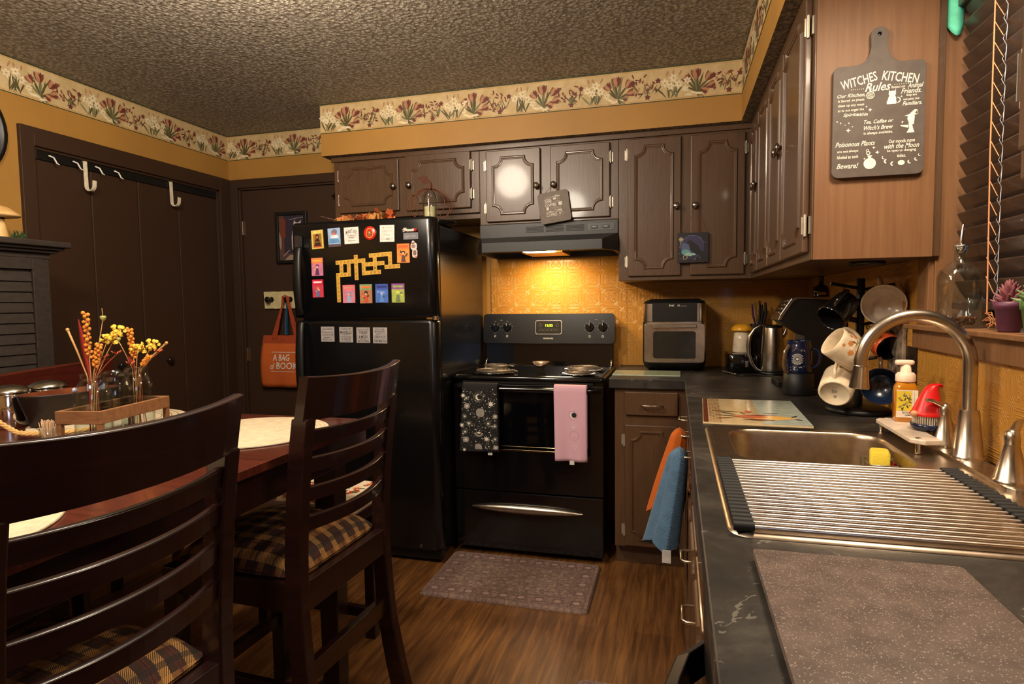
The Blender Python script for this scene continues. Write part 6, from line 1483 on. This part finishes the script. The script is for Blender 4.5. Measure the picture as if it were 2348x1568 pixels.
# ================================================================ counter, right-hand side
def mug(c, axis, r, h, mo, mi, label, up=(0, 0, 1), taper=.86, cat='mug', hmat=None, rimw=.0035, deco=None, twist=0, hr=1.0, square=0):
    A = Vector(axis).normalized(); U = Vector(up); U = (U - A * U.dot(A)).normalized(); V = A.cross(U)
    T = Matrix((U, V, A)).transposed().to_4x4(); T.translation = Vector(c) - A * h / 2; T = T @ Matrix.Rotation(twist, 4, 'Z')
    m = thing('mug', label, cat, tuple(c), 'mugs hanging on the mug tree')
    w_ = rimw
    pr1 = [(.0001, .004), (r * taper * .80, .004), (r * taper * .83, 0), (r * taper * .9, 0), (r * taper, .006), (r * (taper + 1) / 2 * 1.02, h * .45), (r, h * .85), (r, h - .002), (r - w_ * .5, h)]
    g = G(T); g.lathe(pr1, (0, 0, 0), 36, 0, cap=False)
    g.lathe([(r - w_ * .5, h), (r - w_, h - .002), (r - w_, h * .85), (r * (taper + 1) / 2 - w_ * .7, h * .45), (r * taper - w_, .014), (r * taper * .8, .007), (.0001, .006)], (0, 0, 0), 36, 1, cap=False)
    b = g.build('body', [mo, mi], m)
    g = G(T); P = []
    for k in range(13):
        a = -PI / 2 + PI * k / 12; P.append((r * .97 + hr * .030 * math.cos(a) ** .8 if math.cos(a) > 0 else r * .97, 0, h * .5 + h * .33 * math.sin(a)))
    g.tube(P, .0052, 10, flat=1.3); g.build('handle', hmat or mo, m)
    if deco:
        g = G(); g.T_ = T; g.warp = lambda p: T @ Vector(((r * (taper + (1 - taper) * p.y / h) + .0006 + p.z) * math.cos(p.x / r - PI / 2), (r * (taper + (1 - taper) * p.y / h) + .0006 + p.z) * math.sin(p.x / r - PI / 2), p.y)); g = deco(g, r, h); g.build('print', DECO, b)
    return m
DECO = [pr((206, 130, 64)), pr((146, 160, 120)), pr((120, 84, 56)), pr((190, 176, 120)), pr((60, 60, 62))]
def pumpkin_art(g, r, h):
    for k, (dx, m, w_) in enumerate(((-.016, 1, .018), (.016, 1, .018), (-.008, 3, .018), (.008, 3, .018), (0, 1, .016))): g.disc(dx, h * .36, w_ * .6, .0001 * k, m, 14, .019)
    for k in range(5): g.ring(-.016 + .008 * k, h * .36, .0175, .0182, .0007, 2, 10, 60, 300)
    g.petal(0, h * .55, 80, .014, .006, .0008, 2, .8)
    rn = random.Random(1)
    for k in range(8): g.star(rn.uniform(-.05, .05), h * rn.choice([.2, .75, .62, .85]), .006, 5, .0009, 0, .5)
    for k in range(12): g.petal(rn.uniform(-.05, .05), h * rn.uniform(.15, .3), rn.uniform(0, 180), .014, .003, .0009, rn.choice([1, 2]))
    for x, y in ((.03, .6), (-.032, .55), (.036, .45), (-.01, .7)):
        for q in range(6): g.petal(x, h * y, 60 * q, .009, .005, .001, 0)
    return g
def stamp(g, r, h):
    T = g.T_; g.warp = lambda p: T @ Vector((p.x, -p.y, .0036 - p.z))
    g.ring(-.012, 0, .0028, .0040, 0, 4, 14); g.line(-.014, -.002, -.010, .002, .0008, 0, 4)
    for k in range(4): g.line(-.001 + .001 * k, .006 - .004 * k, .013 - .001 * k, .006 - .004 * k, .0012, 0, 4)
    g.ring(.006, 0, .0135, .0140, 0, 4, 14, -50, 50); return g
mt = thing('mug_tree', 'black metal mug tree crowded with mugs beside the coffee maker', 'mug rack', (.560, 2.13, .914))
G().lathe([(.0001, 0), (.090, 0), (.094, .004), (.092, .012), (.080, .018), (.016, .022), (.0001, .022)], (.560, 2.13, .9145), 40).build('base', BLACKMT, mt)
G().lathe([(.0125, .02), (.0125, .418), (.010, .422), (.0001, .422)], (.560, 2.13, .9145), 20).build('pole', BLACKMT, mt)
for a, z, l in ((195, 1.305, .095), (-12, 1.300, .092), (250, 1.292, .05), (160, 1.20, .075), (225, 1.205, .085), (20, 1.19, .07), (205, 1.075, .075), (290, 1.08, .08)):
    d = Vector((math.cos(math.radians(a)), math.sin(math.radians(a)), .18)); p = Vector((.560, 2.13, z)); G().cyl(p, p + d * l, .0052, n=10).build('arm', BLACKMT, mt)
WMUG = mat('warm_white_mug', (206, 190, 172), .25, coat=.4); IVO = mat('ivory_mug', (226, 208, 178), .3, coat=.3)
mug((.612, 2.065, 1.250), (-.42, -.88, .14), .0605, .080, WMUG, WMUG, 'large white mug with grey inside, topmost on the right of the mug tree', up=(-.25, 0, 1), taper=.8)
mug((.492, 2.095, 1.240), (-.62, -.50, -.55), .0435, .098, mat('black_glazed_mug', (14, 13, 14), .1, coat=.6), mat('cream_lined_black', (22, 20, 20), .2, coat=.4), 'black mug with a cream rim hanging upper left on the mug tree', up=(.2, -.6, 1), hr=.9)
mug((.487, 1.985, 1.122), (-.80, -.16, .56), .0465, .098, IVO, IVO, 'cream mug printed with a green pumpkin and autumn leaves, middle of the mug tree', up=(0, .5, 1), taper=.97, deco=pumpkin_art, hr=.9)
mug((.477, 2.030, 1.010), (.34, .78, .42), .048, .095, IVO, IVO, 'cream mug at the lower left, its round base turned to the camera', up=(-.1, -.3, 1), taper=.98, deco=stamp)
mug((.600, 2.045, 1.008), (-.30, -.93, .12), .055, .075, mat('speckled_brown_glaze', (92, 64, 50), .3, coat=.4), mat('navy_glaze', (26, 40, 66), .25, coat=.5), 'brown-rimmed mug with navy blue inside, lower right on the mug tree', up=(-.05, 0, 1), taper=.75)
mug((.622, 2.125, 1.135), (.20, -.82, -.30), .041, .088, mat('orange_glaze', (206, 84, 40), .3, coat=.4), mat('black_glaze_inside', (16, 14, 14), .2, coat=.4), 'orange and black mug hanging behind the faucet, middle right of the mug tree', up=(-.7, -.2, .8), taper=.9, hmat=mat('gold_handle', (150, 116, 50), .3, metal=.7))
# ---- coffee maker
cm = thing('coffee_maker', 'black pod coffee maker with a silver front edge, behind the mug tree', 'coffee maker', (.54, 2.74, .914))
fy0, fy1 = 2.665, 2.86
prof = [(.500, .9145), (.655, .9145), (.655, 1.262), (.645, 1.276), (.470, 1.282), (.452, 1.276), (.412, 1.212), (.404, 1.192), (.418, 1.180), (.500, 1.128)]
g = G(XZ(0, 0, 0)); g.prism(prof, -fy1, -fy0); g.build('body', BLACKPL, cm, bev=.003)
strip = [(.472, 1.2835), (.655, 1.277), (.655, 1.270), (.474, 1.276), (.458, 1.268), (.420, 1.208), (.413, 1.192), (.401, 1.190), (.409, 1.214), (.450, 1.278)]
G(XZ(0, 0, 0)).prism(strip, -fy1 - .004, -fy0 + .006).build('silver_band', STEEL, cm, bev=.001)
for k in range(4): x, z = .4150 + .0115 * k, 1.2215 + .0158 * k; G().box(x - .008, x + .002, 2.70, 2.80, z - .004, z + .004).build('button', STEEL, cm, bev=.002)
G().box(.405, .50, 2.68, 2.85, .9145, .935).build('drip_tray', BLACKPL, cm, bev=.003)
g = G(); g.lathe([(.0001, 0), (.030, 0), (.032, .004), (.032, .022), (.028, .04), (.010, .052), (.009, .078), (.0105, .08), (.0105, .086), (.0001, .086)], (.580, 2.765, 1.2835), 24); g.box(.570, .592, 2.733, 2.736, 1.292, 1.302, 1)
tag(g.build('syrup_bottle', [glass_mat('smoky_glass', (120, 110, 100)), mat('orange_paper_label', (206, 130, 80), .6)]), 'small dark glass bottle with a tiny orange label on top of the coffee maker', 'bottle')
# ---- navy moon tumbler on its black base
tm_ = thing('mug_warmer_set', 'navy mug with a white eye and stars design standing in a black base', 'mug', (.450, 2.49, .914))
G().lathe([(.0001, 0), (.054, 0), (.056, .004), (.053, .080), (.048, .084), (.0001, .084)], (.450, 2.49, .9145), 36).build('base', mat('black_rubber_base', (17, 17, 20), .5), tm_)
NV = mat('navy_glaze_mug', (20, 30, 62), .18, coat=.6)
b = G().lathe([(.044, .0845), (.047, .09), (.047, .175), (.043, .190), (.041, .200), (.044, .204), (.042, .205), (.039, .200), (.041, .190), (.044, .175), (.044, .09), (.0001, .09)], (.450, 2.49, .9145), 36).build('mug_body', NV, tm_)
G().tube([(.495, 2.475, 1.090), (.512, 2.468, 1.085), (.519, 2.465, 1.060), (.514, 2.467, 1.030), (.495, 2.475, 1.015)], .0055, 10).build('mug_handle', NV, tm_)
G().tube([(.412, 2.462, 1.100), (.398, 2.455, 1.080), (.392, 2.452, 1.040), (.396, 2.455, 1.010), (.408, 2.462, 1.000)], .006, 10, flat=1.4).build('side_handle', mat('smoked_amber_handle', (110, 84, 60), .12, coat=.6), tm_)
g = G(); g.warp = lambda p: Vector((.450 + (.0476 + p.z) * math.cos(-PI / 2 - .28 + p.x / .0476), 2.49 + (.0476 + p.z) * math.sin(-PI / 2 - .28 + p.x / .0476), p.y))
z0 = 1.052
g.disc(0, z0, .0045, 0, 0, 14)
for q in (.008, .0115, .015): g.ring(0, z0, q, q + .0012, 0, 0, 26)
g.ring(0, z0 - .006, .024, .0255, 0, 0, 14, 40, 140); g.ring(0, z0 + .006, .024, .0255, 0, 0, 14, 220, 320)
for k in range(11): a = math.radians(150 + 24 * k); g.line(.017 * math.cos(a), z0 + .017 * math.sin(a), .022 * math.cos(a), z0 + .022 * math.sin(a), .0011)
rn = random.Random(2)
for k in range(26): g.star(rn.uniform(-.026, .026), z0 + rn.choice([-1, 1]) * rn.uniform(.026, .042), rn.uniform(.001, .0026), 4)
g.ring(-.006, z0 - .036, .004, .0065, 0, 0, 12, 90, 270); g.ring(.012, z0 - .033, .003, .0045, 0, 0, 12, 0, 180)
g.build('print', WHITE, b)
# ---- kettle
kt = thing('kettle', 'brushed steel electric kettle with a loop handle between canister and coffee maker', 'kettle', (.450, 3.15, .914))
G().lathe([(.0001, 0), (.060, 0), (.062, .004), (.058, .016), (.0001, .016)], (.452, 3.15, .9145), 36).build('power_base', BLACKPL, kt)
G().lathe([(.056, .018), (.057, .022), (.052, .12), (.046, .222), (.044, .230), (.0001, .230)], (.452, 3.15, .9145), 40).build('body', STEEL, kt)
G().lathe([(.045, .2305), (.043, .236), (.02, .240), (.0001, .240)], (.452, 3.15, .9145), 32).build('lid', BLACKPL, kt)
g = G(); P = [(.418, 1.150), (.395, 1.152), (.366, 1.134), (.347, 1.098), (.340, 1.055), (.344, 1.010), (.358, .965), (.378, .938), (.396, .930)]
g.sweep([(x, 3.145, z) for x, z in P], [(-.010, -.004), (.010, -.004), (.010, .004), (-.010, .004)], up=(0, 1, 0)) if False else g.tube([(x, 3.140, z) for x, z in P], [.009, .010, .011, .0115, .012, .0115, .011, .010, .009], 12, flat=.8)
g.build('handle', STEEL, kt)
g = G(); g.tube([(.494, 3.14, 1.10), (.505, 3.138, 1.115), (.510, 3.137, 1.135)], [.014, .011, .006], 10); g.build('spout', STEEL, kt)
# ---- toaster with mushroom canister
to = thing('toaster', 'low black toaster under the mushroom canister', 'toaster', (.325, 3.30, .914))
G().loft([[(x, y, z) for x, y in rrect(.325, 3.30, .150 - s, .27 - s, .025, 4)] for z, s in ((.918, .01), (.928, 0), (.995, 0), (1.008, .012))], 0, True, True, True).build('body', BLACKGL, to)
G().box(.33, .345, 3.155, 3.168, .945, .975).build('lever', STEEL, to, bev=.002)
mc = thing('mushroom_canister', 'cream canister with a yellow mushroom-cap lid on top of the toaster', 'canister', (.325, 3.30, 1.0085))
G().lathe([(.0001, 0), (.043, 0), (.046, .004), (.041, .07), (.037, .108), (.0001, .108)], (.325, 3.29, 1.0085), 32).build('jar', CREAM, mc)
g = G(); g.lathe([(.040, .108), (.052, .110), (.054, .116), (.050, .128), (.036, .140), (.018, .146), (.0001, .147)], (.325, 3.29, 1.0085), 32); g.build('lid', mat('yellow_mushroom_lid', (226, 160, 40), .25, coat=.4), mc)
ub = thing('utensil_block', 'dark block holding scissors and blue-handled tools behind the kettle', 'utensil holder', (.41, 3.41, .914))
G().loft([[(x, y, z) for x, y in rrect(.415, 3.415, .075, .08, .012, 3)] for z in (.9145, 1.150)], 0, True, True, True).build('block', BLACKPL, ub)
for x0, x1, z, r, mm in ((.402, .388, 1.255, .0055, mat('iridescent_purple', (90, 70, 150), .15, metal=.8)), (.412, .404, 1.262, .005, STEEL), (.428, .436, 1.250, .008, BLACKPL), (.440, .452, 1.262, .009, BLACKPL), (.420, .424, 1.27, .007, BLACKPL)):
    G().tube([(x0, 3.40, 1.148), (x1, 3.395, (1.148 + z) / 2), (x1 - .004, 3.39, z)], [r * .8, r, r * .6], 8).build('tool', mm, ub)
g = G(); g.lathe([(.0001, 0), (.026, 0), (.028, .004), (.028, .16), (.012, .20), (.011, .226), (.0001, .226)], (.492, 3.37, .9145), 24, 0); g.lathe([(.012, .226), (.0125, .250), (.009, .256), (.006, .275), (.0001, .276)], (.492, 3.37, .9145), 18, 1)
tag(g.build('oil_bottle', [glass_mat('olive_oil_glass', (190, 150, 50)), mat('yellow_stopper', (190, 150, 60), .5)]), 'olive oil bottle with a yellow stopper behind the kettle', 'bottle')
g = G(); P = [(.30, 3.12, .918), (.27, 3.06, .918), (.31, 3.035, .918), (.38, 3.05, .918), (.43, 3.04, .918), (.47, 2.98, .918), (.50, 2.96, .918), (.53, 2.99, .918)]; Q = []
for i in range(len(P) - 1):
    for k in range(5): t = k / 5; Q.append([P[i][q] * (1 - t) + P[i + 1][q] * t for q in range(3)])
g.tube(Q, .0030, 8); tag(g.build('power_cord', BLACKPL), 'black power cord curling on the counter in front of the kettle', 'cord')
g = G(); g.tube([(.268, 3.075, .921), (.250, 3.115, .923), (.225, 3.155, .924)], [.003, .004, .005], 8); g.cyl((.274, 3.062, .921), (.280, 3.05, .921), .006, n=10)
tag(g.build('tongs', STEEL), 'thin steel tongs lying on the counter in front of the toaster', 'tongs')
g = G(); g.lathe([(.0001, -.010), (.045, -.010), (.050, -.004), (.048, 0), (.0001, 0)], (.54, 2.0, 1.381), 28); tag(g.build('puck_light', BLACKPL), 'flat black unlit puck light under the end of the window-wall cabinet', 'light')
g = G(YZ(RW - .004, 0, 0)); g.prism(rrect(-1.985, 1.075, .075, .115, .005, 3), 0, .005); g.box(-2.0, -1.97, 1.09, 1.105, .005, .012); g.box(-2.0, -1.97, 1.045, 1.06, .005, .012)
tag(g.build('wall_outlet', mat('dark_bronze_plate', (58, 44, 36), .35, metal=.5), bev=.001), 'dark bronze outlet plate on the wallpaper behind the soap pump', 'outlet')
g = G(); g.box(RW - .016, RW - .006, 2.03, 2.16, 1.02, 1.21); tag(g.build('leaning_tile', mat('grey_brown_tile', (120, 104, 88), .5, var=.3), bev=.002), 'greyish tile panel leaning on the wall behind the mug tree', 'panel')
# ---- window sill
bt = thing('pourer_bottle', 'clear glass oil bottle with a steel pourer standing on the window sill', 'bottle', (.652, 1.674, 1.2005))
Tb = Matrix.Translation((.652, 1.674, 1.2005)) @ Matrix.Scale(.945, 4); g = G(Tb); lo = []
def sq(w_, r, z): return [(x, y, z) for x, y in rrect(0, 0, w_, w_, r, 5)]
for w_, r, z in ((.076, .012, 0), (.082, .014, .003), (.083, .014, .128), (.076, .020, .145), (.052, .024, .158), (.030, .0148, .168), (.0265, .0131, .176), (.0265, .0131, .194), (.031, .0153, .195), (.031, .0153, .201), (.022, .0108, .201), (.021, .0103, .172), (.046, .020, .154), (.070, .018, .142), (.077, .012, .127), (.077, .012, .006), (.010, .004, .005)): lo.append(sq(w_, r, z))
g.loft(lo, 0, True, True, True); g.build('bottle', GLASS, bt)
g = G(Tb); g.lathe([(.0103, .188), (.0103, .202), (.017, .203), (.017, .206), (.006, .211), (.0001, .211)], (0, 0, 0), 20); g.tube([(0, 0, .208), (0, 0, .223), (.003, .002, .250), (.004, .002, .258)], [.005, .004, .0028, .0022], 10); g.build('pourer', CHROME, bt)
g = G(Tb); rn = random.Random(14)
for k in range(90): g.ball((rn.uniform(-.030, .030), rn.uniform(-.030, .030), .010 + rn.uniform(0, .018)), .0045, k % 2, 6)
o = g.build('coffee_beans', [mat('dark_bean', (46, 24, 14), .3), mat('amber_bean', (120, 66, 26), .25)], bt); o['kind'] = 'stuff'
def succ(x, y, pot, leaf, label, pl, n, sp, tall):
    r = thing('potted_succulent', label, 'plant', (x, y, 1.2005), 'small potted succulents on the sill')
    p = G().lathe([(.0001, 0), (.017, 0), (.019, .003), (.0245, .046), (.027, .047), (.028, .062), (.025, .062), (.023, .050), (.0001, .050)], (x, y, 1.2005), 24).build('pot', pot, r)
    g = G(); rn = random.Random(n)
    for k in range(n):
        a = k * 2.4; t = k / n; el = .35 + 1.15 * t; l = sp * (1.15 - .3 * t); d = Vector((math.cos(a) * math.cos(el), math.sin(a) * math.cos(el), math.sin(el)))
        b0 = Vector((x, y, 1.252 + tall * t)); g.tube([b0, b0 + d * l * .5, b0 + d * l], [.0045, .006, .0008], 6)
    g.build('leaves', leaf, r)
succ(.655, 1.455, mat('purple_pot', (84, 40, 62), .5), mat('dusty_rose_leaf', (128, 74, 80), .5), 'small purple pot with a dusty pink succulent on the window sill', 0, 34, .032, .030)
succ(.653, 1.350, mat('green_pot', (70, 104, 50), .5), mat('fresh_green_leaf', (92, 118, 70), .5), 'small green pot with a green succulent cut by the right edge', 0, 30, .040, .022)
